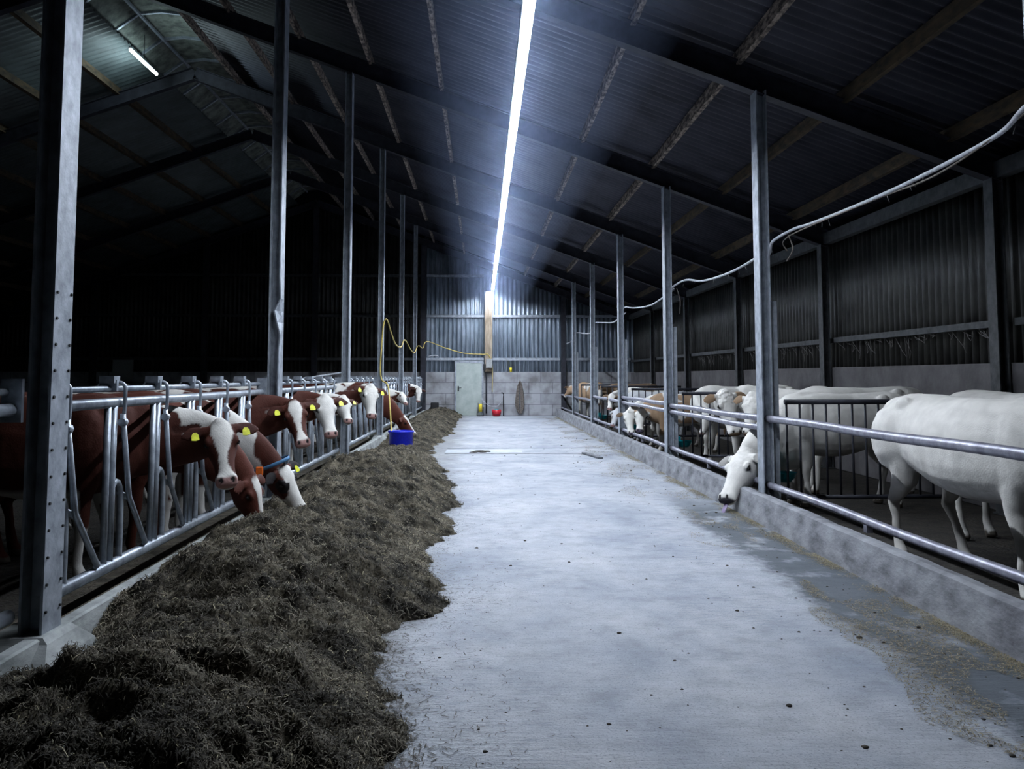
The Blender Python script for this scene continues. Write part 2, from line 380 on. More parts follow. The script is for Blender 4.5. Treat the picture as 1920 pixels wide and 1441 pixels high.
# purlins
XP = [-.67+1.163*n for n in range(-4, 6)]
for i, x in enumerate(XP):
    m_ = rusty if x < 3.3 else rusty2
    mb = MB()
    sgn = 'on the right roof slope, %s down from the ridge' % ('first','second','third','fourth','fifth','sixth','seventh','eighth','ninth','tenth')[i]
    mb.prism([(-.03,-.075), (.03,-.075), (.03,.075), (-.03,.075)], (0, -3, 0), (0, YB-.1, 0))
    o = mb.build('purlin', m_); o.location = (x, 0, zb(x)+.27+.06); tag(o, 'long stained purlin %s' % sgn, 'purlin', 'roof purlins')
for i in range(9):
    x = XRIDGE-1.66-1.2*i
    mb = MB(); mb.prism([(-.05,-.075), (.05,-.075), (.05,.075), (-.05,.075)], (0, -3, 0), (0, YB-.1, 0))
    o = mb.build('purlin', rusty2); o.location = (x, 0, zb(x)+.27+.06); tag(o, 'timber purlin on the left roof slope, %s down from the ridge' % ('first','second','third','fourth','fifth','sixth','seventh','eighth','ninth')[i], 'purlin', 'roof purlins')  # darker purlins here, dimness of the left slope put into the colour
# ridge vent: raised cap with cross ribs
e = empty('ridge_vent', (XRIDGE, 16, zb(XRIDGE)+.42), 'raised ridge vent with pale fibre panels and cross ribs at the roof peak', 'ridge vent')
def capz(x): a = abs(x); return .28-.10*a if a < .45 else .235-(a-.45)*.75
mb = MB(); xs = [-.95, -.45, 0, .45, .95]
vs = [(x, y, capz(x)) for y in (-19, 18.7) for x in xs]
mb.add(vs, [(i, i+1, i+6, i+5) for i in range(4)]); o = mb.build('cap_panel', ridge_m, e); s_ = o.modifiers.new('t', 'SOLIDIFY'); s_.thickness = .01
rib = None
for i in range(27):
    if rib is None:
        mb = MB()
        for a, b_ in zip(xs[:-1], xs[1:]): mb.prism([(-.03,-.03), (.03,-.03), (.03,.02), (-.03,.02)], (a, 0, capz(a)-.03), (b_, 0, capz(b_)-.03))
        rib = mb.build('rib', galv, e); c = rib
    else: c = rib.copy(); COL.objects.link(c)
    c.parent = e; c.location = (0, -18.5+i*1.35+1.15-.0, 0)
for x in (-.95, -.42, .42, .95):
    mb = MB(); mb.prism([(-.025,-.025), (.025,-.025), (.025,.025), (-.025,.025)], (x, -19, capz(x)-.06), (x, 18.7, capz(x)-.06)); mb.build('ridge_rail', galv_col, e)
# eave beam and brackets right
o = MB().box(5.62, 5.74, -3, YB-.3, zb(5.6)+.02, zb(5.6)+.20).build('eave_beam', shade_steel); tag(o, 'dark brown eave beam along the top of the right wall', 'beam')
# girts
for k in range(-1, 6):
    y = Y0F+BAY*k
    o = MB().box(XWR-.15, XWR-.03, y+.15, y+BAY-.15, 2.02, 2.10).build('wall_girt', shade_steel); tag(o, 'horizontal girt on the right wall with cobwebs under it, %s bay from the camera' % ORD[k+1], 'girt', 'right wall girts')
    if k < 4:
        mb = MB()
        for i in range(26):
            yy = y+.3+random.random()*4.3; L = .05+random.random()**2*.28; x = XWR-.12+random.random()*.05
            pts = [(x, yy+random.uniform(-.12,.12)*q+.02*random.random(), 2.02-L*math.sin(PI*q)) for q in (0, .25, .5, .75, 1)]
            pts[-1] = (x, yy+random.uniform(.1,.35), 2.02); mb.tube(pts, .004, 4)
        c_ = mb.build('cobweb', web_m, o); c_['kind'] = 'stuff'; c_['label'] = 'dusty cobwebs'
for z, nm in ((2.14, 'lower'), (3.78, 'middle'), (5.32, 'upper')):
    for (a, b_, nn) in ((XWL, -2.3, 'left part'), (-2.1, .08, 'between the left columns and the timber column'), (.42, 3.0, 'right of the timber column'), (3.2, 5.7, 'far right corner')):
        if z > 5 and a > -2: continue
        o = MB().box(a, b_, YB-.2, YB-.08, z-.05, z+.05).build('wall_girt', shade_steel if a < -5 else galv_col); tag(o, '%s horizontal girt on the back wall, %s' % (nm, nn), 'girt', 'back wall girts')  # girts of the unlit left part take the shade-darkened steel
# ------------------------------------------------------------------ lights
XS, ZS = .41, 4.76; YS0 = 4.9; DY = (34.3-YS0)/28
e = empty('strip_light', (XS, 0, ZS), 'long glowing white strip light running down the middle of the roof', 'light')
mb = MB(); mb.box(-.058, .058, YS0, 34.3, .012, .05); mb.box(-.060, -.054, YS0, 34.3, -.024, .012); mb.box(.054, .060, YS0, 34.3, -.024, .012); mb.build('housing', galv, e)
mb = MB()
for i in range(28):
    y0 = YS0+i*DY; mb.box(-.02, .02, y0, y0+DY-.01, .052, .058)
mb.build('added_top_glow', emit('added upward glow', (.50,.64,1.0), 7), e)  # added upward glow for the roof beside the strip, no tube there
mb = MB()
for i in range(28):
    y0 = YS0+i*DY; mb.box(-.032, .032, y0, y0+DY, .0, .010)
mb.build('tube', strip_e, e)
h0 = None
for y in [Y0F+BAY*k for k in range(1, 6)]+[YS0+.1, 34.2]:
    if h0 is None: h0 = MB().tube([(0,0,.07), (0,0,zb(XS)-ZS)], .004, 5).build('hanger', dark_steel, e); c = h0
    else: c = h0.copy(); COL.objects.link(c)
    c.parent = e; c.location = (0, y, 0)
e = empty('tube_light', (-6.84, 18.15, 7.80), 'single short glowing tube light under the left roof slope by the ridge', 'light')
MB().box(-.025, .025, -.75, .75, .03, .055).build('housing', galv, e)
MB().tube([(0,-.72,0), (0,.72,0)], .026, 10).build('tube', lamp_e, e)
MB().tube([(0,-.0,.05), (0,0,.58)], .006, 6).build('hanger', dark_steel, e)
# ------------------------------------------------------------------ headlock feed fence, left
XF = -2.27
def headlock(y, k):
    e = empty('headlock_fence', (XF, y, 0), 'galvanised headlock feed fence panel along the left pen, %s from the camera' % ORD[k+1], 'feed fence', 'headlock fence panels')
    return e
proto = {}
def proto_parts():
    p = []
    y0, y1 = .16, 4.84
    t = MB().tube([(0,y0,1.31), (0,y1,1.31)], .031, 14); p.append(('top_rail', t.build('top_rail', galv), None))
    t = MB().tube([(-.03,y0,1.395), (-.03,y1,1.395)], .019, 12); p.append(('lock_rail', t.build('lock_rail', galv), None))
    t = MB().tube([(.0,y0-.04,.32), (.0,y1+.04,.32)], .036, 14); p.append(('bottom_rail', t.build('bottom_rail', galv), None))
    for yy in (y0, y1):
        p.append(('end_bracket', MB().box(-.05, .05, yy-.012, yy+.012, 1.25, 1.46).build('end_bracket', galv), None))
    return p
PH = .76
def unit_meshes():
    st = MB(); st.tube([(0,0,.34), (0,0,1.30)], .024, 10); st.tube([(0,-.085,.34), (0,-.085,1.30)], .021, 10)
    ar = MB(); ar.tube(smoothpath([(0,.0,.79), (0,.05,.82), (0,.11,.80), (0,.145,.72), (0,.15,.55), (0,.15,.33)], 5), .021, 10)
    ar.tube([(-.03,.12,.76), (.04,.20,.70)], .02, 8)
    sw = MB(); sw.tube([(.045,.03,1.24), (.045,.17,.72), (.03,.52,.37)], .018, 10); sw.tube([(.03,.50,.37), (.0,.60,.37)], .016, 8)
    sw.tube([(.05,.0,1.19), (.05,.05,1.19)], .026, 8)
    lt = MB(); lt.box(-.075, .015, -.045, .045, 1.43, 1.475); lt.box(-.09, .02, -.015, .015, 1.38, 1.45)
    lt.add([(-.075,-.045,1.43), (-.075,.045,1.43), (-.12,.055,1.38), (-.12,-.055,1.38), (-.07,-.045,1.425), (-.07,.045,1.425), (-.11,.055,1.375), (-.11,-.055,1.375)],
           [(0,1,2,3), (7,6,5,4), (0,4,5,1), (1,5,6,2), (2,6,7,3), (3,7,4,0)])
    lt.tube(smoothpath([(-.01,.03,1.44), (.045,.04,1.42), (.055,.035,1.34), (.05,.04,1.24), (.045,.035,1.20)], 5), .012, 8)
    return [('stanchion', st), ('arch', ar), ('swing_bar', sw), ('latch', lt)]
rails = proto_parts(); ups = [(n, m_.build(n, galv)) for n, m_ in unit_meshes()]
used = set()
def use(o, parent, loc):
    c = o
    if o.name in used: c = o.copy(); COL.objects.link(c)
    used.add(o.name); c.parent = parent; c.location = loc; return c
UNITS = [.30+PH*i for i in range(6)]
for k in range(-1, 6):
    y = Y0F+BAY*k; e = headlock(y, k)
    for n, o, _ in rails: use(o, e, (0,0,0))
    for u in UNITS:
        for n, o in ups:
            use(o, e, (0, u, 0))
# ------------------------------------------------------------------ right hand pipe fence
RAILS = {-1: [(1.03, .038), (.335, .036)], 0: [(1.03, .038), (.335, .036)], 1: [(1.015, .036), (.915, .033), (.335, .034)], 2: [(1.03, .036), (.92, .033), (.335, .034)], 3: [(.935, .036), (.33, .034)], 4: [(.82, .032), (.30, .032)], 5: [(.79, .032), (.30, .03)]}
for k, L in RAILS.items():
    y = Y0F+BAY*k
    for i, (z, r) in enumerate(L):
        nm = 'top' if i == 0 else ('bottom' if i == len(L)-1 else 'middle')
        pts = [(3.045+.004*math.sin(j*1.7+k), y+.02+(BAY-.04)*j/8, z+.006*math.sin(j*1.3+i+k)) for j in range(9)]
        if nm == 'bottom': pts = [(3.045, p[1], p[2]) for p in pts]
        o = MB().tube(pts, r, 16).build('fence_rail', pipe_m)
        tag(o, '%s grey pipe rail of the right fence, in the %s bay from the camera' % (nm, ORD[k+1]), 'fence rail', 'pipe rails of the right fence')
    MB().box(3.02, 3.07, y+2.47, y+2.53, .25, .31).build('rail_foot', pipe_m).name = 'rail_foot'
    o = bpy.context.scene.collection.objects[-1]; o.parent = None
    tag(o, 'short steel foot under the bottom rail of the right fence, %s bay from the camera' % ORD[k+1], 'rail foot', 'rail feet')
# divider gates between pens
barp = None
for k in range(1, 6):
    y = Y0F+BAY*k+.06; x0, x1 = 3.26, 5.45
    e = empty('pen_gate', (x0, y, 0), 'dark barred divider gate across the right pens, at the %s column from the camera' % ORD[k+1], 'gate', 'divider gates')
    MB().tube([(0,0,1.20), (x1-x0,0,1.20)], .028, 12).build('top_rail', dark_steel, e)
    MB().tube([(0,0,.19), (x1-x0,0,.19)], .024, 12).build('bottom_rail', dark_steel, e)
    n = 16
    for i in range(n):
        if barp is None: barp = MB().tube([(0,0,.19), (0,0,1.19)], .013, 8).build('bar', dark_steel); c = barp
        else: c = barp.copy(); COL.objects.link(c)
        c.parent = e; c.location = (.02+i*(x1-x0-.04)/(n-1), 0, 0)
# teal drinking bowls
for k in range(1, 5):
    y = Y0F+BAY*k+(.42)
    e = empty('drinking_bowl', (3.36, y, .38), 'teal plastic drinking bowl behind the right fence, at the %s column from the camera' % ORD[k+1], 'drinking bowl', 'teal drinking bowls')
    MB().lathe([(0,-.07), (.07,-.07), (.12,-.02), (.135,.03), (.142,.035), (.13,.03), (.11,-.015), (.05,-.05), (0,-.05)], 20).build('bowl', teal, e)
    MB().box(-.13, -.06, -.03, .03, .0, .10).build('back_plate', teal, e)
    MB().tube([(-.10,0,-.385), (-.10,0,.02)], .02, 8).build('stand_pipe', dark_steel, e)
# ------------------------------------------------------------------ cows
def sring(c, a, b, ha, hb, n=20, low=0.0, e=2.3):
    out = []
    for k in range(n):
        w = 2*PI*k/n; x = math.copysign(abs(math.cos(w))**(2/e), math.cos(w)); z = math.copysign(abs(math.sin(w))**(2/e), math.sin(w))
        f = 1-low*max(0, -z)
        out.append(c+a*(ha*x*f)+b*(hb*z))
    return out
HEAD = [(-.045,.05,.05,-.035), (-.02,.075,.085,-.012), (.02,.098,.112,.004), (.07,.112,.13,.012), (.13,.116,.138,.014), (.18,.110,.137,.008), (.24,.091,.122,0), (.30,.076,.102,-.004),
        (.36,.068,.086,-.008), (.41,.068,.077,-.010), (.455,.077,.071,-.010), (.49,.080,.064,-.013), (.515,.070,.053,-.022), (.53,.045,.036,-.036)]
WHITE = np.array((.66,.64,.60)); RED = np.array((.066,.017,.010)); BLACK = np.array((.012,.010,.011)); PINK = np.array((.42,.24,.22)); TAN = np.array((.36,.24,.15)); GREYW = np.array((.58,.59,.62))
ncow = [0]
def cow(label, org, hd, poll, muz, up, scale=1.0, ln=1.0, wd=1.0, base=RED, patch=0.0, pc=WHITE, face='blaze', bw=1.0, earc=None, nose=PINK, vox=.016, seed=0, eyepatch=None, tags=(1,1), beef=0.0,
        legs=None, cat='cow', curl=0.0, hs=1.0, ear_up=0.0, group=None, tongue=False, collar=False, hz=None, dirt=.0, neck=1.0, hw=1.0, nku=1.0, nz0=.0):
    ncow[0] += 1
    org = V((org[0], org[1], 0)); fwd = V((math.cos(hd), math.sin(hd), 0)); side = V((-math.sin(hd), math.cos(hd), 0)); Z = V((0,0,1))
    hz = hz or scale; hw = hw if hw != 1.0 else (1.08 if beef else 1.0)
    def P(x, y, z): return org+fwd*(x*ln*scale)+side*(y*wd*scale)+Z*(z*hz)
    mb = MB()
    body = [(-.90,1.16,.06,.08), (-.86,1.13,.14,.17), (-.78,1.09,.215,.24), (-.62,1.055,.27,.30), (-.42,1.02,.285,.325), (-.2,.975,.32,.355), (.0,.955,.345,.375), (.2,.955,.335,.378), (.38,.97,.295,.375), (.52,.985,.255,.37), (.66,.99,.215,.33), (.78,.985,.165,.26), (.86,.97,.09,.14)]
    mb.rings([sring(P(x,0,z), side*wd*scale, Z*hz, w*(1+beef*.12), h, 24, -.05, 2.3) for x, z, w, h in body])
    def ell(c, r):
        rr = []
        for i in range(1, 8):
            a = PI*i/8; rr.append([P(c[0]+r[0]*math.cos(a), c[1]+r[1]*math.sin(a)*math.cos(w), c[2]+r[2]*math.sin(a)*math.sin(w)) for w in [2*PI*q/14 for q in range(14)]])
        mb.rings(rr)
    for s in (1, -1):
        ell((.50, s*.20, .97), (.17, .10, .30)); ell((-.62, s*.19, .98), (.22, .13+.06*beef, .30)); ell((-.50, s*.21, 1.26), (.08, .06, .07))
        if beef: ell((-.72, s*.17, .98), (.17, .13, .26)); ell((.2, s*.12, 1.22), (.5, .16, .12))
    ell((.45, 0, 1.27), (.22, .07, .09))
    # legs
    lg = legs or {}
    def limb(pts, rs):
        path = [P(*p) for p in pts]
        rr = []; 
        for i, p in enumerate(path):
            t = (path[min(i+1, len(path)-1)]-path[max(i-1, 0)]).normalized(); a = (side-t*side.dot(t)).normalized(); b = t.cross(a)
            ra, rb = rs[i] if isinstance(rs[i], tuple) else (rs[i], rs[i]); rr.append(sring(p, a, b, ra*scale, rb*scale, 12, 0, 2.0))
        mb.rings(rr)
    for s, nm in ((1, 'l'), (-1, 'r')):
        dx = lg.get('f'+nm, random.uniform(-.08, .08))
        limb([(.50,s*.17,.95), (.50,s*.185,.74), (.49+dx*.3,s*.18,.58), (.52+dx*.6,s*.17,.42), (.515+dx*.8,s*.165,.30), (.51+dx,s*.165,.15), (.53+dx,s*.165,.085), (.555+dx,s*.165,.03), (.56+dx,s*.165,.0)],
             [(.09,.14), (.085,.12), (.062,.08), (.05,.054), (.034,.036), (.036,.04), (.042,.045), (.05,.06), (.05,.062)])
        dx = lg.get('h'+nm, random.uniform(-.1, .1))
        limb([(-.60,s*.16,1.0), (-.56,s*.19,.80), (-.55+dx*.2,s*.19,.66), (-.66+dx*.5,s*.175,.52), (-.71+dx*.6,s*.17,.44), (-.68+dx*.8,s*.17,.32), (-.66+dx,s*.17,.16), (-.64+dx,s*.17,.085), (-.61+dx,s*.17,.03), (-.605+dx,s*.17,.0)],
             [(.11,.2), (.10+.03*beef,.17), (.08+.02*beef,.12), (.052,.075), (.044,.052), (.034,.036), (.037,.042), (.042,.046), (.05,.06), (.05,.062)])
    # tail
    limb([(-.84,0,1.27), (-.93,0,1.20), (-.95,.01,1.0), (-.94,.02,.75), (-.93,.02,.5), (-.93,.02,.36)], [.035, .03, .022, .02, .035, .015])
    # head
    poll = V(poll); muz = V(muz); t = (muz-poll); L = t.length; t.normalize(); u = V(up); u = (u-t*u.dot(t)).normalized(); sd = t.cross(u)
    k = hs*L/.52*1.0; kk = hs*scale if hs != 1.0 else L/.52
    kk = L/.52
    def Hp(a, b, c): return poll+t*(a*kk)+sd*(b*kk)+u*(c*kk)
    mb.rings([sring(Hp(a, 0, top-hh), sd, u, w_*kk*hw*1.06, hh*kk, 22, .28, 2.35) for a, w_, hh, top in HEAD])
    def hell(c, r):
        mb.rings([[Hp(c[0]+r[0]*math.cos(a), c[1]+r[1]*math.sin(a)*math.cos(w), c[2]+r[2]*math.sin(a)*math.sin(w)) for w in [2*PI*q/12 for q in range(12)]] for a in [PI*i/7 for i in range(1, 7)]])
    for s in (1, -1):
        hell((.15, s*.100*hw, -.035), (.045, .028, .035)); hell((.10, s*.07, -.17), (.10, .03, .075))
        hell((.475, s*.045, -.035), (.035, .034, .032))
        # ear: leaf
        rr = []
        for q, ew, th in ((0,.026,.028), (.2,.040,.024), (.42,.060,.019), (.65,.066,.016), (.85,.046,.013), (1.0,.014,.009)):
            c = Hp(.030+.035*q+ear_up*q, s*(.085*hw+.205*q), -.050-.015*q)
            rr.append(sring(c, t, u, ew*kk, th*kk, 12, 0, 2.0))
        mb.rings(rr)
    hell((.0, 0, -.02), (.05, .05, .035))
    # neck
    a0 = P(.50, 0, .98-nz0); d0 = (fwd*1.0+Z*(.12-nz0*4)).normalized(); b0 = Hp(.07, 0, -.13); d1 = (t*.6+u*.62*nku).normalized()
    D = (b0-a0).length; rr = []; M_ = 9
    for i in range(M_):
        q = i/(M_-1); h0 = 2*q**3-3*q**2+1; h1 = q**3-2*q**2+q; h2 = -2*q**3+3*q**2; h3 = q**3-q**2
        c = a0*h0+d0*h1*D*1.0+b0*h2+d1*h3*D*.8
        tg = (a0*(6*q*q-6*q)+d0*D*(3*q*q-4*q+1)+b0*(-6*q*q+6*q)+d1*D*.8*(3*q*q-2*q)).normalized()
        s_ = side.lerp(-sd if sd.dot(side) < 0 else sd, q*q); s_ = (s_-tg*s_.dot(tg)).normalized(); up_ = s_.cross(tg)
        w = (.19*(1-q)**1.3+.088*q**.8+.0)*scale*wd*neck; h = (.315*(1-q)**1.1+.118*q**.7+.015*math.sin(PI*q))*scale*neck
        rr.append(sring(c, s_, up_, w, h, 20, 0, 2.1))
    mb.rings(rr)
    tmp = mb.build('cow', None)
    rm = tmp.modifiers.new('r', 'REMESH'); rm.mode = 'VOXEL'; rm.voxel_size = vox; rm.use_smooth_shade = True
    sm = tmp.modifiers.new('s', 'SMOOTH'); sm.factor = .5; sm.iterations = 5 if vox < .02 else 3
    bpy.context.view_layer.update()
    me = bpy.data.meshes.new_from_object(tmp.evaluated_get(bpy.context.evaluated_depsgraph_get()))
    bpy.data.objects.remove(tmp)
    n = len(me.vertices); C = np.empty(n*3); me.vertices.foreach_get('co', C); C = C.reshape(-1, 3)
    nr = np.empty(n*3); me.vertices.foreach_get('normal', nr); nr = nr.reshape(-1, 3)
    rel = C-np.array(poll); T = rel@np.array(t)/kk; SS = rel@np.array(sd)/kk; U = rel@np.array(u)/kk
    rb = C-np.array(org); BX = rb@np.array(fwd)/(ln*scale); BY = rb@np.array(side)/(wd*scale); BZ = rb[:, 2]/hz
    head = (T > -.06) & (T < .56) & (np.abs(SS) < .34) & (U < .06) & (U > -.31)
    ear = head & (np.abs(SS) > .125*hw+.008) & (U > -.12) & (T < .135)
    core = head & ~ear
    # relief
    disp = (fbm(C[:,0]*7, C[:,1]*7, C[:,2]*7, 3)-.5)*.016
    disp = np.where(head, disp*.25, disp)
    cz = core & (T < .19) & (U > -.05)
    if curl: disp = disp+np.where(cz, (fbm(C[:,0]*55, C[:,1]*55, C[:,2]*55, 2)-.5)*.03*curl, 0)
    nost = core & (np.hypot((T-.494)/.018, (np.abs(SS)-.044)/.013) < 1.15) & (U > -.075)
    disp = disp-np.where(nost, .008, 0)
    mouth = core & (T > .40) & (np.abs(U+.105+(T-.45)*-.25) < .007)
    disp = disp-np.where(mouth, .006, 0)
    eyeh = core & (np.hypot((T-.165)/.026, (U+.052)/.020) < 1.0) & (np.abs(SS) > .07)
    disp = disp-np.where(eyeh, .004, 0)
    disp = disp+np.where(ear & (nr@np.array(u) > .2), -.006, 0)
    C2 = C+nr*disp[:, None]
    # coat
    so = seed*13.7
    pn = fbm(BX*1.7+so, BY*1.7+3+so, BZ*1.9+so, 4)+(fbm(BX*14, BY*14, BZ*14, 2)-.5)*.06
    Wt = (pn < .36+patch*.22).astype(float) if patch > 0 else np.zeros(n)
    Wt = np.clip((.36+patch*.22-pn)/.012+.5, 0, 1) if patch > 0 else Wt
    if patch > 0: Wt = np.maximum(Wt, np.clip((.40-BZ)/.03, 0, 1)); Wt = np.maximum(Wt, np.clip((.68-BZ)/.04, 0, 1)*(np.abs(BX) < .5))
    col = base[None]*(1-Wt[:, None])+pc[None]*Wt[:, None]
    wob = (fbm(C[:,0]*16+so, C[:,1]*16, C[:,2]*16, 3)-.5)
    if face == 'blaze':
        wdt = np.interp(T, [-.05,.02,.10,.18,.27,.36,.42,.47,.55], [.02,.07,.085,.06,.034,.032,.05,.075,.09])*bw
        F_ = np.clip((wdt+wob*.03-np.abs(SS+.008*np.sin(T*14)))/.008+.5, 0, 1)*(U > -.11)
        F_ = np.maximum(F_, (T > .44)*(wob > -.2)*.9*(bw > .9))
        bc = base
        hc = bc[None]*(1-F_[:, None])+WHITE[None]*F_[:, None]
    elif face == 'white':
        F_ = np.clip((np.interp(T, [-.05,.05,.16,.25,.35,.5], [.05,.10,.085*bw,.075*bw,.09,.2])+wob*.04-np.abs(SS))/.008+.5, 0, 1)
        F_ = np.maximum(F_, (T > .36)*1.0)*(U > -.19+wob*.08)
        hc = base[None]*(1-F_[:, None])+WHITE[None]*F_[:, None]
    else:
        hc = np.repeat(base[None], n, 0)
    hm = np.clip((T+.0)/.03+.5, 0, 1)*core
    col = col*(1-hm[:, None])+hc*hm[:, None]
    ec = (earc if earc is not None else base)
    col = np.where(ear[:, None], ec[None]*(1-.25*(nr@np.array(u) > .3))[:, None], col)  # inner ear face darker, shade of its hollow put into the coat
    if eyepatch is not None:
        es = .075 if eyepatch[0] < .05 else .05
        ep = core & (np.hypot((T-.172)/es, (U+.062)/(es*.8))+wob*.6 < 1.0) & (np.abs(SS) > .045)
        col = np.where(ep[:, None], eyepatch[None], col)
    nz = (core*np.clip((T-(.50 if face == 'none' else .475))/.014+.5, 0, 1)*np.clip((U+.085)/.015+.5, 0, 1))[:, None]; col = col*(1-nz)+nose[None]*nz
    col = np.where((nost | eyeh)[:, None], BLACK[None]*1.5, col)
    rim = core & (np.hypot((T-.165)/.034, (U+.052)/.028) < 1.0) & (np.abs(SS) > .07) & ~eyeh
    col = np.where(rim[:, None], col*.55, col)
    col = np.where(mouth[:, None], col*.35, col)
    hoof = BZ < .055; col = np.where(hoof[:, None], np.array((.10,.085,.07))[None], col)
    if dirt:
        dd = np.clip((fbm(BX*3+so, BY*3, BZ*3, 4)-.42)*5, 0, 1)*np.clip((.95-BZ)/.4, 0, 1)*(~head)*dirt
        col = col*(1-dd[:, None])+np.array((.07,.055,.04))[None]*dd[:, None]
    me.vertices.foreach_set('co', (C2-np.array(org)).ravel())
    at_ = me.color_attributes.new('coat', 'FLOAT_COLOR', 'POINT')
    at_.data.foreach_set('color', np.hstack([col, np.ones((n, 1))]).astype(np.float32).ravel())
    me.materials.clear(); me.materials.append(coat); me.update()
    for p in me.polygons: p.use_smooth = True
    me.name = cat
    o = bpy.data.objects.new(cat, me); COL.objects.link(o); o.location = org; tag(o, label, cat, group)
    def child(m_, name, mt, lab=None):
        c = m_.build(name, mt, o)
        for v in c.data.vertices: v.co -= org
        if lab: c['label'] = lab
        return c
    for s in (1, -1):
        c_ = Hp(.165, s*.113*hw, -.052); b = MB()
        rr = []
        for i in range(1, 8):
            a = PI*i/8; rr.append([c_+t*(.020*kk*math.cos(a))+sd*(.019*kk*math.sin(a)*math.cos(w))+u*(.016*kk*math.sin(a)*math.sin(w)) for w in [2*PI*q/12 for q in range(12)]])
        b.rings(rr); child(b, 'eye', eye_m)
    for s, f in zip((1, -1), tags):
        if not f: continue
        c_ = Hp(.070, s*.185, -.056)
        b = MB(); q = []
        for dz in (.022, .028):
            q.append([c_+t*(a*kk)+sd*(b2*kk*s)+u*(dz*kk) for a, b2 in ((-.012,-.012), (-.012,.012), (.012,.026), (.052,.028), (.058,.0), (.052,-.028), (.012,-.026))])
        b.rings(q, False); child(b, 'ear_tag', tagy, 'yellow ear tag')
    if tongue:
        b = MB(); p0 = Hp(.48, 0, -.085); pts = [p0, p0+t*.07*kk, p0+t*.13*kk-u*.0, p0+t*.17*kk-u*.02]
        rr = [sring(p, sd, u, w*kk, .008*kk, 10) for p, w in zip(pts, (.026,.026,.024,.014))]; b.rings(rr); child(b, 'tongue', plain('tongue', (.28,.22,.36), .4), 'purple grey tongue')
    if collar:
        i = 6; c = sum((V(p) for p in rr), V())/len(rr) if False else None
    o['_f'] = 0; del o['_f']
    return o, (t, u, sd, kk, Hp)
VN, VF = .0135, .02
def wcol(f): return f
# --- left row, heads through the headlocks
B0, B1, B2, B3, B4 = Y0F, Y0F+5, Y0F+10, Y0F+15, Y0F+20
op = lambda b, i: b+UNITS[i]+.36
LG = 'red and white cows at the left feed fence'
cow('red and white cow with white blaze, nearest raised head in the left fence', (-3.34, op(B0,2)), 0, at(412,790,6.86), at(427,903,6.60), (.35,-1,.35), base=RED, patch=.15, seed=1, vox=VN, group=LG, hz=1.0)
cow('red cow with lowered head and thin white stripe, muzzle in the nearest feed', (-3.24, op(B0,3)), 0, at(478,893,7.52), at(503,997,7.52), (.85,-.25,.4), base=RED*1.35, patch=.0, face='blaze', bw=.75, seed=2, nku=.15, vox=VN, tags=(0,0), group=LG, nose=RED*.8)
c3, h3 = cow('white faced cow with dark eye patch and blue collar, eating with head down', (-3.24, op(B0,4)), 0, at(533,872,8.30), at(578,960,8.32), (.75,-.45,.5), base=RED, patch=1.0, face='white', bw=1.0, nku=.2, seed=5, vox=VN, eyepatch=BLACK, earc=BLACK*1.5, tags=(0,1), group=LG)
cow('red cow with long narrow blaze, head raised beside the second left column', (-3.36, op(B0,5)), 0, at(550,752,9.18), at(570,830,8.93), (.35,-1,.4), base=RED, patch=.3, seed=4, vox=VN, group=LG, bw=.85)
cow('white faced cow with red ears, second head beyond the second left column', (-3.36, op(B1,1)), 0, at(610,742,11.1), at(624,814,10.85), (.5,-1,.35), base=RED, patch=.6, face='white', bw=1.5, seed=6, vox=.015, group=LG, earc=RED, tags=(1,1))
cow('small white faced cow with one red ear forward, before third left column', (-3.36, op(B1,3)), 0, at(646,742,12.65), at(657,788,12.40), (.8,-1,.35), base=RED, patch=.4, face='white', bw=1.4, seed=7, vox=.015, group=LG, earc=RED, tags=(0,1), scale=.95)
cow('cow with big curly white head held high, beyond the third left column', (-3.36, op(B1,5)), 0, at(697,722,14.15), at(700,780,13.90), (.6,-1,.3), base=RED, patch=.7, face='white', bw=2.2, seed=8, vox=.015, group=LG, earc=RED, curl=.6, tags=(1,1))
cow('red cow bending its neck down behind the blue tub', (-3.1, op(B3,0)), .05, at(758,778,20.3), at(783,815,20.3), (.8,-.2,.5), base=RED*1.3, patch=.2, face='blaze', bw=.8, nku=.2, seed=9, vox=VF, group=LG, tags=(0,0))
cow('white headed cow behind the one bending to the blue tub', (-3.3, op(B3,2)), 0, at(755,735,21.9), at(764,755,21.6), (.7,-.6,.6), base=RED, patch=.6, face='white', bw=2, seed=10, vox=VF, group=LG, earc=RED, tags=(0,0))
cow('white faced cow farthest down the left fence', (-3.3, op(B4,3)), 0, at(786,727,27.7), at(785,752,27.5), (.4,-1,.3), base=RED*.6, patch=.5, face='white', bw=1.4, seed=11, vox=VF, group=LG, tags=(0,0))
# collar of the eating cow
t_, u_, s_, k_, Hp_ = h3
mb = MB(); cc = Hp_(-.07, 0, -.15); ax = (t_*.9-u_*.1).normalized(); bb_ = ax.cross(s_).normalized()
ring_ = [cc+s_*(.148*math.cos(a))+bb_*(.195*math.sin(a)) for a in [2*PI*i/28 for i in range(29)]]
mb2 = MB(); rr = []
for i, p in enumerate(ring_):
    out = (p-cc).normalized(); rr.append([p+ax*.016, p+ax*.016+out*.005, p-ax*.016+out*.005, p-ax*.016])
mb2.rings(rr, True); o = mb2.build('collar', bluecol, c3)
for v in o.data.vertices: v.co -= c3.location
o['label'] = 'blue collar'
p_ = min(ring_, key=lambda p: p.z+p.y*.6)
mb = MB(); mb.box(p_.x-.03, p_.x+.03, p_.y-.05, p_.y-.01, p_.z-.045, p_.z+.03); o2 = mb.build('collar_tag', orange, o, .006)
for v in o2.data.vertices: v.co -= c3.location
o2['label'] = 'orange number tag'
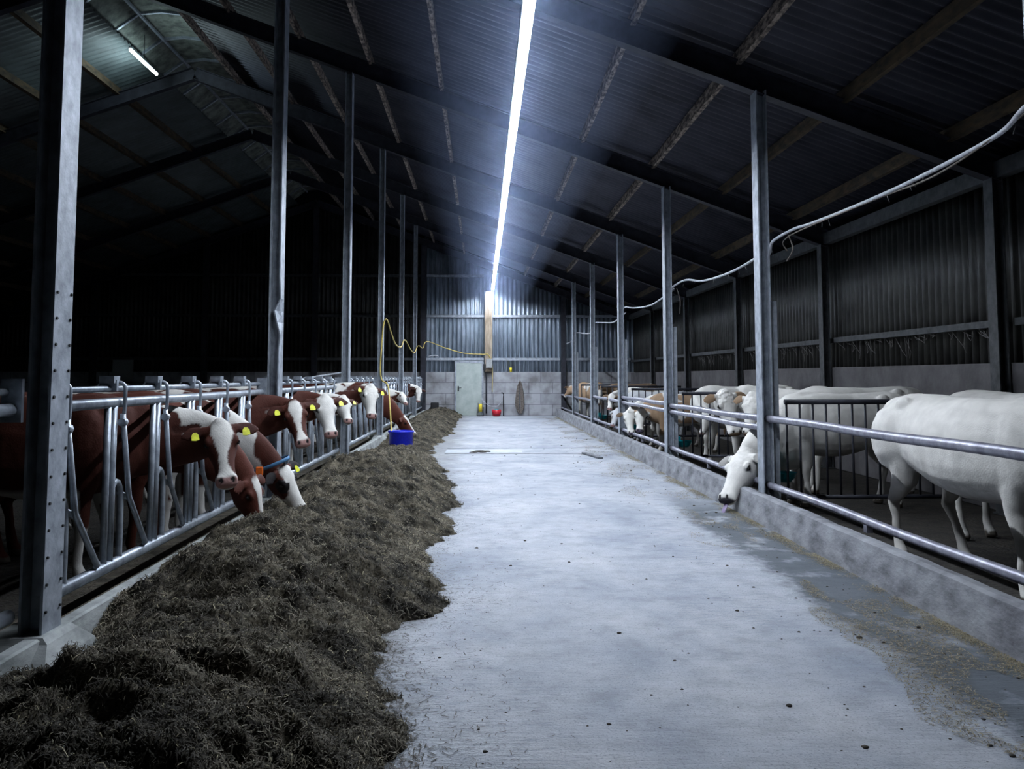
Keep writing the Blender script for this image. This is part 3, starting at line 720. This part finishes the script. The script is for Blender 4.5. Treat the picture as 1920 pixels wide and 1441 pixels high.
# cows standing deeper in the left pen
BG = 'cows standing deeper in the left pen'
def bgcow(lab, x, y, hd, sd_, pt, base=RED, **kw):
    f = V((math.cos(hd), math.sin(hd), 0)); p = V((x, y, 0))+f*1.12+V((0,0,1.28)); m_ = p+f*.33+V((0,0,-.36))
    return cow(lab, (x, y), hd, p, m_, f+V((0,0,.8)), base=base, patch=pt, seed=sd_, vox=.024, group=BG, tags=(0,0), **kw)
bgcow('dim red and white cow standing deep in the left pen, nearest of those behind', -6.2, 10.5, 1.7, 21, .5)
bgcow('dim mostly white cow standing deep in the left pen, beside the third left column', -5.9, 15.0, -1.3, 22, .85)
bgcow('dim red cow standing deep in the left pen, farthest of those behind', -5.6, 20.5, 1.5, 23, .3)
# --- right side
RG = 'pale cattle in the right pens'
CR = np.array((.68,.66,.62))
cow('big white bull standing along the fence at the right edge, head out of view', (3.68, 6.62), -PI/2+.05, (3.70,4.72,1.12), (3.6,4.35,.76), (-.1,-1,.6), scale=1.03, ln=1.30, wd=1.0, hz=.985, base=CR, patch=0, face='none', seed=31, vox=.016, tags=(0,0), beef=1.0, cat='bull', legs={'fl': .1, 'fr': .0, 'hl': .22, 'hr': -.04}, dirt=.35, earc=CR)
cow('white bull standing close behind the big one, mostly hidden by its back', (4.62, 7.55), -PI/2+.12, (4.75,5.85,1.1), (4.70,5.5,.75), (0,-1,.6), scale=1.0, ln=1.1, wd=.95, hz=1.0, base=CR*.85, face='none', seed=32, vox=.022, tags=(0,0), beef=.8, cat='bull', dirt=.7, group=RG)
cow('white cow lowering its head through the right rails to lick the floor', (4.12, 10.42), PI-.02, at(1388,846,10.18), at(1352,933,9.92), (-.85,-.5,.15), scale=.96, ln=.92, hw=1.2, nz0=.12, nku=.1, base=CR*1.03, face='none', seed=33, vox=VN, tags=(0,0), beef=.7, dirt=.5, tongue=True, curl=.3, nose=np.array((.03,.027,.035)), earc=CR*.6, eyepatch=None, neck=1.35)
cow('cream curly headed cow looking over the right rail, left one of two', (4.12, 13.25), -PI/2-.75, at(1362,734,12.35), at(1384,812,12.15), (.2,-1,.45), scale=1.0, base=CR, face='none', seed=34, vox=.016, tags=(0,1), beef=.5, curl=1.2, earc=TAN, nose=TAN*.4, dirt=.4, group=RG)
cow('cream curly headed cow, right one of two, partly behind a right column', (4.78, 11.55), PI-.12, at(1408,738,11.75), at(1398,812,11.6), (-.7,-.6,.5), scale=1.0, ln=.95, base=CR, face='none', seed=35, vox=.017, tags=(0,0), beef=.5, curl=1.0, earc=TAN, nose=TAN*.4, dirt=.4, group=RG)
cow('white cow standing behind the second divider gate, side on', (4.45, 15.6), PI, at(1322,772,15.1), at(1312,812,15.0), (-.8,-.4,.5), scale=.98, base=CR, face='none', seed=36, vox=VF, tags=(0,0), dirt=.8, group=RG)
cow('white calf poking its head through the right rails, left of two', (4.05, 18.95), PI+.15, at(1179,770,18.35), at(1184,811,18.1), (-.1,-1,.4), scale=.82, base=CR, face='none', seed=37, vox=.018, tags=(0,1), earc=TAN*.5, dirt=.3, nose=np.array((.10,.08,.12)), group=RG)
cow('white calf poking its head through the right rails, right of two', (4.0, 17.9), PI-.05, at(1202,766,17.95), at(1200,807,17.7), (-.1,-1,.4), scale=.85, base=TAN*.8, patch=.5, pc=CR, face='white', bw=2.2, seed=38, vox=.018, tags=(0,0), dirt=.3, nose=np.array((.10,.08,.12)), earc=CR, group=RG)
cow('brown and white calf with a pale face, beyond the third right column', (4.1, 22.1), PI+.1, at(1147,738,21.6), at(1142,766,21.4), (-.3,-1,.4), scale=.9, base=TAN*.5, patch=.4, face='white', bw=1.0, seed=39, vox=VF, tags=(0,0), group=RG)
cow('grey white calf with lowered head, beyond the third right column', (4.0, 20.9), PI-.1, at(1156,766,20.6), at(1146,796,20.4), (-.7,-.6,.4), scale=.85, base=GREYW*.8, face='none', seed=40, vox=VF, tags=(0,0), dirt=.3, group=RG)
cow('white faced brown cow standing between the third and fourth right columns', (4.3, 26.0), PI+.3, at(1124,731,25.2), at(1120,757,25.0), (-.4,-1,.4), scale=.95, base=TAN*.5, patch=.3, face='white', bw=1.8, seed=41, vox=VF, tags=(0,0), group=RG)
cow('light brown cow farthest back on the right, white underside', (3.75, 31.4), PI*.62, (3.2,32.5,1.15), (3.0,32.8,.8), (-.4,1,.6), scale=.95, base=TAN*1.1, patch=.35, seed=42, vox=VF, tags=(0,0), group=RG)
# ------------------------------------------------------------------ feed heap
YE = [-3,0,3.4,3.9,4.7,6.3,8,10.7,12.9,15,17.3,20,24,28,33.8,35]
XE = [-.35,-.35,-.34,-.38,-.5,-.31,-.4,-.33,-.44,-.7,-1.05,-.95,-.85,-.8,-.75,-.75]
YK = [-3,0,3.5,4.5,5.0,5.5,6.6,8,10,12,14,16,18,20,24,35]
HK = [.1,.1,.1,.04,.04,.16,.17,.18,.22,.22,.12,.0,.0,.12,.14,.15]
YC = [-3,3,5,8,12,15,17.5,19.5,24,35]
HC = [.30,.30,.27,.24,.30,.22,.10,.12,.22,.24]
def feed_h(x, y):
    xe = np.interp(y, YE, XE)+(fbm(y*1.3, y*0+3, o=3)-.5)*.35+(fbm(y*4, x*3, o=3)-.5)*.34+(fbm(y*17, x*14, o=2)-.5)*.14
    xk = -2.14; u = np.clip((x-xk)/(xe-xk), 0, 1.3)
    base = np.interp(y, YK, HK)*(1-u)**1.5*1.0
    cr = np.interp(y, YC, HC)
    prof = np.interp(u, [0,.12,.3,.5,.7,.85,.95,1.0,1.3], [0,.35,.8,1,.82,.42,.14,.0,-.5])
    fr = np.clip((1.0-u)/.30, 0, 1)
    lump = (fbm(x*2.2+4, y*2.2, o=3)-.5)*.34+(1-np.abs(fbm(x*5.5, y*5.5+8, o=3)*2-1)-.75)*.24+(fbm(x*15, y*15, o=3)-.5)*.075
    env = np.clip(np.interp(u, [0,.08,.9,1.0,1.02], [.35,.8,.8,.12,0]), 0, 1)*np.clip(cr/.28, .3, 1.1)
    h = base+cr*prof+lump*env*fr+.02*np.clip((1-u)/.08, 0, 1)
    return np.where(u >= 1.0, -.02, np.maximum(h, .004))
ys = [-1.0]
while ys[-1] < YB-.25: ys.append(ys[-1]+max(.018, .0028*max(ys[-1], 0)))
ys = np.array(ys); xs_ = np.linspace(-2.12, -.05, 120)
XX, YY = np.meshgrid(xs_, ys); HH = feed_h(XX, YY)
nv = XX.size; ny, nx = XX.shape
me = bpy.data.meshes.new('feed_heap')
idx = np.arange(nv).reshape(ny, nx); Q = np.stack([idx[:-1,:-1], idx[:-1,1:], idx[1:,1:], idx[1:,:-1]], -1).reshape(-1, 4)
keep = (HH.ravel()[Q].max(1) > -.015); Q = Q[keep]
me.vertices.add(nv); me.vertices.foreach_set('co', np.stack([XX, YY, HH], -1).astype(np.float32).ravel())
me.loops.add(len(Q)*4); me.loops.foreach_set('vertex_index', Q.ravel().astype(np.int32)); me.polygons.add(len(Q)); me.polygons.foreach_set('loop_start', np.arange(len(Q), dtype=np.int32)*4)
me.update(calc_edges=True); me.polygons.foreach_set('use_smooth', np.ones(len(Q), bool))
D0 = np.array((.014,.012,.009)); D1 = np.array((.19,.165,.12))
cn = np.clip((fbm(XX*9, YY*9, o=4)-.3)*2.2, 0, 1)[..., None]
cc = (D0*(1-cn)+D1*cn).reshape(-1, 3)
a_ = me.color_attributes.new('tint', 'FLOAT_COLOR', 'POINT'); a_.data.foreach_set('color', np.hstack([cc, np.ones((nv, 1))]).astype(np.float32).ravel())
me.materials.append(feed_m)
heap = bpy.data.objects.new('feed_heap', me); COL.objects.link(heap); tag(heap, 'long brown heap of mixed silage feed along the left kerb', 'feed', kind='stuff')
def strands(name, x, y, z, lmin, lmax, w, tint, lift=.02, flat=False, parent=None):
    n = len(x); L = RNG.uniform(lmin, lmax, n); a = RNG.uniform(0, 2*PI, n); el = RNG.normal(.0, .3 if not flat else .04, n)
    d = np.stack([np.cos(a)*np.cos(el), np.sin(a)*np.cos(el), np.sin(el)], -1); curv = RNG.normal(0, .35, n)
    sd = np.stack([-np.sin(a), np.cos(a), RNG.normal(0, .35, n)*(0 if flat else 1)], -1); W = (w*RNG.uniform(.6, 1.4, n))[:, None]
    c = np.stack([x, y, z], -1); vs = []
    arch = np.abs(RNG.normal(0, lift, n))
    for q in (-.5, -.17, .17, .5):
        p = c+d*(L*q)[:, None]+sd*(curv*L*(q*q*4-.5)*.5)[:, None]; p[:, 2] += arch*(1-4*q*q)
        vs += [p-sd*W*(1-.7*abs(q)), p+sd*W*(1-.7*abs(q))]
    Vv = np.stack(vs, 1).reshape(-1, 3); b = (np.arange(n)*8)[:, None]
    if flat: Vv[:, 2] = np.maximum(Vv[:, 2], .003)
    Qs = np.concatenate([b+np.array([0,1,3,2]), b+np.array([2,3,5,4]), b+np.array([4,5,7,6])], 0)
    me = bpy.data.meshes.new(name); me.vertices.add(n*8); me.vertices.foreach_set('co', Vv.astype(np.float32).ravel())
    me.loops.add(len(Qs)*4); me.loops.foreach_set('vertex_index', Qs.ravel().astype(np.int32)); me.polygons.add(len(Qs)); me.polygons.foreach_set('loop_start', np.arange(len(Qs), dtype=np.int32)*4)
    me.update(calc_edges=True)
    at2 = me.color_attributes.new('tint', 'FLOAT_COLOR', 'POINT'); at2.data.foreach_set('color', np.hstack([np.repeat(tint, 8, 0), np.ones((n*8, 1))]).astype(np.float32).ravel())
    me.materials.append(fibre_m); o = bpy.data.objects.new(name, me); COL.objects.link(o); o.parent = parent
    return o
NS = 260000
yy = 2.4+(YB-3)*RNG.random(NS)**2.6; xx = -2.1+2.0*RNG.random(NS)
hh = feed_h(xx, yy); ok = (hh > .0); xx, yy, hh = xx[ok], yy[ok], hh[ok]; n_ = len(xx)
r_ = RNG.random(n_)[:, None]; br = np.clip((fbm(xx*3, yy*3, o=3)-.3)*2, .15, 1)[:, None]
tn = (np.array((.06,.048,.032))*(1-r_)+np.array((.38,.34,.255))*r_**1.6)*(.22+.85*br)
straw = RNG.random(n_) < .035; tn[straw] = np.array((.42,.37,.24))
o = strands('fibre', xx, yy, hh+.004, .015, .06, .0018, tn, .010, parent=heap); o['kind'] = 'stuff'
# loose bits beside heap, and chaff along the right kerb
def spread(n, fx, fy): return fx(n), fy(n)
n_ = 26000; y_ = 2.6+31*RNG.random(n_)**1.9; x_ = np.interp(y_, YE, XE)+(fbm(y_*1.3, y_*0+3, o=3)-.5)*.35+RNG.exponential(.09, n_)-.12+np.where(RNG.random(n_) < .06, RNG.random(n_)*.6, 0)
t_n = np.array((.08,.07,.055))[None]*RNG.uniform(.4, 1.6, (n_, 1)); o = strands('loose_feed', x_, y_, np.full(n_, .004), .01, .05, .002, t_n, .0, True); tag(o, 'loose crumbs of feed scattered on the concrete beside the heap', 'feed crumbs', kind='stuff')
n_ = 120000; y_ = 2.4+31*RNG.random(n_)**1.7; g = fbm(y_*1.1, y_*0+2, o=3)
near = RNG.random(n_) < .42
x_ = np.where(near, 2.775-np.abs(RNG.normal(0, .06, n_)), 2.72-RNG.random(n_)*1.0*np.clip(g*1.3, .2, 1)-.0)
mask = (near & (fbm(y_*2.5, y_*0, o=3)+RNG.random(n_)*.3 > .55)) | (~near) & (fbm(x_*3.2, y_*1.4, o=3) > .54); x_, y_, near = x_[mask], y_[mask], near[mask]; n_ = len(x_)
r_ = RNG.random(n_)[:, None]; tt = np.array((.10,.08,.05))*(1-r_)+np.array((.42,.37,.25))*r_
o = strands('straw_chaff', x_, y_, np.full(n_, .004)+near*.004, .008, .034, .0017, tt, .003, True); tag(o, 'yellowish straw chaff lying along the foot of the right kerb', 'straw', kind='stuff')
# clods and crumbs on the floor
mb = MB()
def blob(mb, c, r, sc=(1,1,.6)):
    rr = []
    for i in range(1, 6):
        a = PI*i/6; rr.append([V((c[0]+r*sc[0]*math.sin(a)*math.cos(w)*(1+.3*math.sin(w*3+c[0]*50)), c[1]+r*sc[1]*math.sin(a)*math.sin(w), c[2]+r*sc[2]*(.6-math.cos(a)*-1))) for w in [2*PI*q/8 for q in range(8)]])
    mb.rings(rr)
for i in range(800):
    y = 2.5+26*random.random()**1.7; x = random.uniform(-.3, 2.7) if random.random() < .55 else random.uniform(1.5, 2.7)
    blob(mb, (x, y, -.003), random.uniform(.003, .007)*(1+random.random()**8*1.8))
clod = noisy('dark clod', (.02,.018,.014), (.07,.06,.045), 20, .9)
o = mb.build('crumbs', clod); tag(o, 'small dark dung crumbs dotted over the pale aisle floor', 'crumbs', kind='stuff')
mb = MB()
for x, y, r in ((-.02, 17.9, .09), (-.14, 17.8, .06), (.1, 17.95, .07), (.02, 17.8, .05)): blob(mb, (x, y, -.01), r, (1.4, 1, .35))
o = mb.build('clod', clod); tag(o, 'flat dark clod of dung on the floor by the drain line', 'clod')
p = at(822,985,8.9)
# drain lines across the aisle
e = empty('drain_channel', (.7, 18.2, 0), 'narrow drain channel with dark edges crossing the aisle floor', 'drain')
dk = noisy('drain edge', (.05,.055,.065), (.16,.17,.19), 8, .6)
MB().box(-1.4, 1.75, .68, .73, -.01, .006).build('edge_strip', dk, e); MB().box(-1.4, 1.45, -.72, -.68, -.01, .005).build('edge_strip', dk, e)
MB().box(-1.4, .1, -.45, .35, -.01, .003).build('damp_plate', noisy('worn drain plate', (.25,.29,.36), (.42,.45,.5), 3, .5), e)
o = MB().box(-.05, .05, -.55, .55, 0, .035).build('scraper_blade', dk, bevel=.008); o.location = (2.05, 16.9, 0); o.rotation_euler.z = .16; tag(o, 'dark metal strip lying on the aisle floor at the right end of the drain', 'metal strip')
# ------------------------------------------------------------------ back wall things
YW = YB-.22
def bw(px, py, dy=0): return at(px, py, YW-dy)
a = bw(856, 680); b = bw(903, 778)
d = empty('door_1', ((a.x+b.x)/2, YW, 0), None, None); d['kind'] = 'structure'
w2 = (b.x-a.x)/2
MB().box(-w2, w2, -.03, .02, .01, a.z).build('door_leaf', doorm, d, .004)
t = MB(); t.box(-w2-.07, -w2, -.045, .1, 0, a.z+.07); t.box(w2, w2+.07, -.045, .1, 0, a.z+.07); t.box(-w2, w2, -.045, .1, a.z, a.z+.07); t.build('door_frame', galv_col, d)
t = MB(); t.box(-w2+.05, -w2+.10, -.045, -.03, .92, 1.12); t.tube([(-w2+.075,-.045,1.05), (-w2+.075,-.09,1.05), (-w2+.19,-.09,1.05)], .012, 8); t.build('door_handle', black, d)
o = MB().box(-1.05+.0, a.x-.075, YW+.02, YW+.18, 0, 1.65).build('wall_back_pier', block_m); struct(o)
o = MB().box(b.x+.075, .04, YW+.02, YW+.18, 0, 1.65).build('wall_back_pier', block_m); struct(o)
# timber column
a = bw(909, 547); b = bw(923, 700)
o = MB().box(a.x, b.x, YW-.2, YW-.04, 1.66, 4.72).build('timber_column', timber, bevel=.01); tag(o, 'pale brown timber column on the back wall right below the strip light end', 'column')
a = bw(911, 672, .3); b = bw(923, 690, .3)
e = empty('switch_box', (a.x, YW-.26, b.z), 'small grey electrical box on the timber column', 'electrical box')
MB().box(0, b.x-a.x, -.08, .06, 0, a.z-b.z).build('box', grey_box, e, .01); MB().box(.02, b.x-a.x-.02, -.095, -.08, .04, a.z-b.z-.03).build('cover', grey_box, e, .006)
MB().box(-.10, -.01, -.02, .06, -.06, .16).build('socket', black, e, .006)
# hose reel
a = bw(899, 764, .35)
e = empty('hose_reel', (a.x, YW-.35, 0), 'yellow cable reel on a black stand at the foot of the door', 'reel')
MB().tube([(-.03,0,.31), (.10,0,.31)], .15, 20).build('drum', yellow, e); t = MB(); t.tube([(-.06,0,.31), (-.04,0,.31)], .19, 20); t.tube([(.11,0,.31), (.13,0,.31)], .19, 20); t.build('flange', black, e)
t = MB(); 
for x in (-.09, .16): t.tube([(x,-.15,.012), (x,-.02,.33), (x,.15,.012)], .012, 8)
t.tube([(-.09,-.15,.012), (.16,-.15,.012)], .012, 8); t.tube([(-.09,.15,.012), (.16,.15,.012)], .012, 8); t.build('stand', black, e)
# red tub with teal lid
a = bw(931, 778, .4)
e = empty('bucket', (a.x, YW-.4, 0), 'small red bucket with a teal cup in it by the back wall', 'bucket')
MB().lathe([(0,0), (.13,0), (.17,.1), (.18,.24), (.17,.24), (.15,.03), (0,.03)], 20).build('pail', red, e); MB().lathe([(0,.10), (.06,.10), (.08,.26), (.07,.26), (.055,.12), (0,.12)], 14).build('cup', teal, e)
t = MB(); t.tube([(-.17,0,.2), (-.14,-.15,.10), (0,-.2,.08), (.14,-.15,.10), (.17,0,.2)], .006, 6); t.build('handle', black, e)
# black box left
a = bw(815, 762, .5)
o = MB().box(-.15, .15, -.12, .12, 0, .36).build('feed_bucket', black, bevel=.03); o.location = (a.x, YW-.45, .16); tag(o, 'small black bucket standing on feed in the far left corner', 'bucket')
# hanging hoses
a = bw(975, 713, .05)
e = empty('hanging_hoses', (a.x, YW-.06, 0), 'bundle of dusty brown hoses hung on a hook on the back wall', 'hose bundle')
MB().tube([(0,.06,1.30), (0,-.06,1.30), (0,-.07,1.34)], .012, 6).build('hook', black, e)
for i in range(6):
    w = .03+.016*i; pts = smoothpath([(0,-.05-.01*i,1.31), (-w*.8,-.04,1.1), (-w*1.3-.02,-.04,.6), (-w*1.2,-.05,.18+.05*(i % 3)), (0+.05*(i % 2),-.05,.10+.06*(i % 3)), (w*1.1,-.05,.2+.04*(i % 3)), (w*1.2,-.04,.6), (w*.7,-.04,1.1), (0,-.05-.01*i,1.31)], 6)
    MB().tube(pts, .02, 8).build('hose', dusty, e)
# yellow glove
a = bw(958, 691, .1)
o = MB().lathe([(0,0),(.045,0),(.055,.17),(.05,.17),(.04,.02),(0,.02)], 16).build('yellow_cup', yellow); o.location = (a.x, YW+.06, 1.65); tag(o, 'small yellow cup standing on top of the block wall', 'cup')
# crank pump
a = bw(943, 740, .15)
e = empty('water_tap', (a.x, YW-.12, 0), 'thin dark standpipe with a crooked top and pale hose by the red bucket', 'tap')
MB().tube(smoothpath([(.02,0,0), (.02,0,.75), (.0,-.02,.85), (-.06,-.03,.86)], 5), .02, 8).build('pipe', black, e)
MB().tube(smoothpath([(-.0,-.02,.8), (-.06,-.03,.55), (-.25,-.04,.35), (-.55,-.04,.4), (-.8,-.04,.62)], 6), .012, 6).build('hose', cable_m, e)
o = MB().tube([bw(912,700,.14), bw(912,776,.14)+V((0,0,.03))], .03, 8).build('drain_pipe', dark_steel); tag(o, 'dark vertical pipe from the electrical box down to the floor', 'pipe')
# yellow hose festoon from the timber column to the blue tub
pts = [V((.40,YW-.14,.9)), V((.40,YW-.14,1.9)), V((.25,YW-.24,2.30)), bw(905,664,.2), bw(870,662,.5), at(835,652,33.5), at(801,640,32.5), at(793,652,31.2), at(786,648,29.6), at(782,650,29.55), at(777,661,28.0), at(770,655,26.2), at(759,637,24.5), at(752,650,23.2), at(742,645,21.8), at(733,622,20.6), at(726,600,19.5), at(720,604,19.4), at(716,640,19.38), at(713,690,19.38), at(716,712,19.35), at(727,722,19.3), at(731,760,18.8), at(734,812,18.36)]
o = MB().tube(smoothpath(pts, 6), .016, 8).build('water_hose', yel_hose); tag(o, 'thin yellow hose slung from column to column and down into the blue tub', 'hose')
# blue tub
a = at(752, 820, 18.3)
e = empty('tub', (a.x, 18.3, .0), 'bright blue plastic tub standing by the left kerb', 'tub')
MB().lathe([(0,0), (.22,0), (.225,.02), (.245,.36), (.262,.37), (.262,.395), (.245,.40), (.238,.385), (.215,.04), (0,.04)], 28).build('tub_body', blue, e)
# faint rail in the left pen
o = MB().tube([at(540,714,16.5), at(656,696,22.5)], .022, 8).build('pen_rail', galv_col); tag(o, 'thin slanting pipe rail behind the left feed fence', 'rail')
t = MB().box(0, .75, 0, .05, 0, .8); o = t.build('wall_panel', grey_box); o.location = (at(212,716,YW-.1).x, YW-.2, 1.3); tag(o, 'dim grey panel on the far left of the back wall', 'panel')
o = MB().tube(smoothpath([bw(802,668,.3), bw(815,666,.2), bw(822,668,.2)], 4), .02, 6).build('rope_bundle', cable_m); tag(o, 'small pale bundle lying on the lower girt at left', 'rope')
# ------------------------------------------------------------------ grey cable along the right columns
CX = 3.10
ks = [(3.2, 3.25), (4.3, 3.08), (4.9, 3.02), (5.4, 2.985), (5.9, 2.95), (6.8, 2.93), (7.8, 2.94), (8.7, 2.965), (9.2, 2.99), (9.5, 2.91), (9.62, 2.80), (9.9, 2.88), (10.2, 2.88), (11.5, 2.82), (13.0, 2.86), (14.1, 2.99), (14.5, 2.93), (14.75, 2.86), (15.1, 2.93), (17, 2.83), (19.0, 2.92), (19.5, 2.97), (19.8, 2.88), (20.2, 2.9), (22, 2.80), (24.2, 2.92), (24.6, 2.94), (24.9, 2.84), (27, 2.76), (29.4, 2.9), (29.8, 2.84), (32, 2.74), (34.3, 2.72)]
mb = MB(); mb.tube(smoothpath([(3.105 if any(abs(y-f) < .32 for f in FR) else CX+.12, y, z) for y, z in ks], 6), .016, 8)
e = mb.build('cable', cable_m); tag(e, 'pale dusty cable slung along the right row of columns', 'cable')
mb = MB(); mb.tube(smoothpath([(CX+.14, 4.2, 3.22), (CX+.12, 5.4, 2.99), (CX+.13, 6.3, 2.90), (CX+.12, 7.3, 2.92), (3.20, 9.3, 2.93), (3.24, 9.45, 2.80)], 6), .007, 6); mb.build('support_wire', dusty, e); mb = MB()
mb.tube(smoothpath([(3.24,9.4,2.96), (3.25,9.3,2.80), (3.25,9.5,2.70)], 6), .008, 6); mb.build('loose_wire', dusty, e); mb = MB(); mb.tube(smoothpath([(3.24,14.9,2.93), (3.25,14.7,2.72), (3.25,14.75,2.5)], 6), .008, 6)
mb.build('loose_wire', dusty, e)
mb = MB()
for i in range(50):
    y = random.uniform(5, 20); z = float(np.interp(y, [q[0] for q in ks], [q[1] for q in ks])); L = random.uniform(.03, .09)
    mb.tube([(CX+.12, y, z-.01), (CX+.12+random.uniform(-.02,.02), y+random.uniform(-.03,.03), z-L)], .003, 4)
c = mb.build('cobweb', web_m, e); c['kind'] = 'stuff'
# fine bloom haze added around the strip light, imitating the lens halo
hz_ = bpy.data.materials.new('bloom haze'); hz_.use_nodes = True; nt = hz_.node_tree; nt.nodes.clear()
vo = nt.nodes.new('ShaderNodeOutputMaterial'); vs_ = nt.nodes.new('ShaderNodeVolumeScatter'); vs_.inputs['Density'].default_value = .010; vs_.inputs['Anisotropy'].default_value = .55; vs_.inputs['Color'].default_value = (.50,.64,1,1)
nt.links.new(vs_.outputs[0], vo.inputs['Volume'])
o = MB().rings([[V((XS+1.35*math.cos(a), y, ZS-.05+1.1*math.sin(a)*(.75 if math.sin(a) > 0 else 1))) for a in [2*PI*i/40 for i in range(40)]] for y in (1.2, 34.2)]).build('bloom_haze', hz_); tag(o, 'thin bluish haze added as lens bloom around the strip light', 'haze', kind='stuff')
# ------------------------------------------------------------------ world and view
w = bpy.data.worlds.new('world'); S.world = w; w.use_nodes = True; w.node_tree.nodes['Background'].inputs[0].default_value = (.30,.38,.6,1); w.node_tree.nodes['Background'].inputs[1].default_value = .0006
S.view_settings.view_transform = 'Standard'; S.view_settings.look = 'None'; S.view_settings.exposure = .12; S.view_settings.gamma = 1
S.view_settings.use_curve_mapping = False
S.cycles.max_bounces = 4; S.cycles.diffuse_bounces = 1
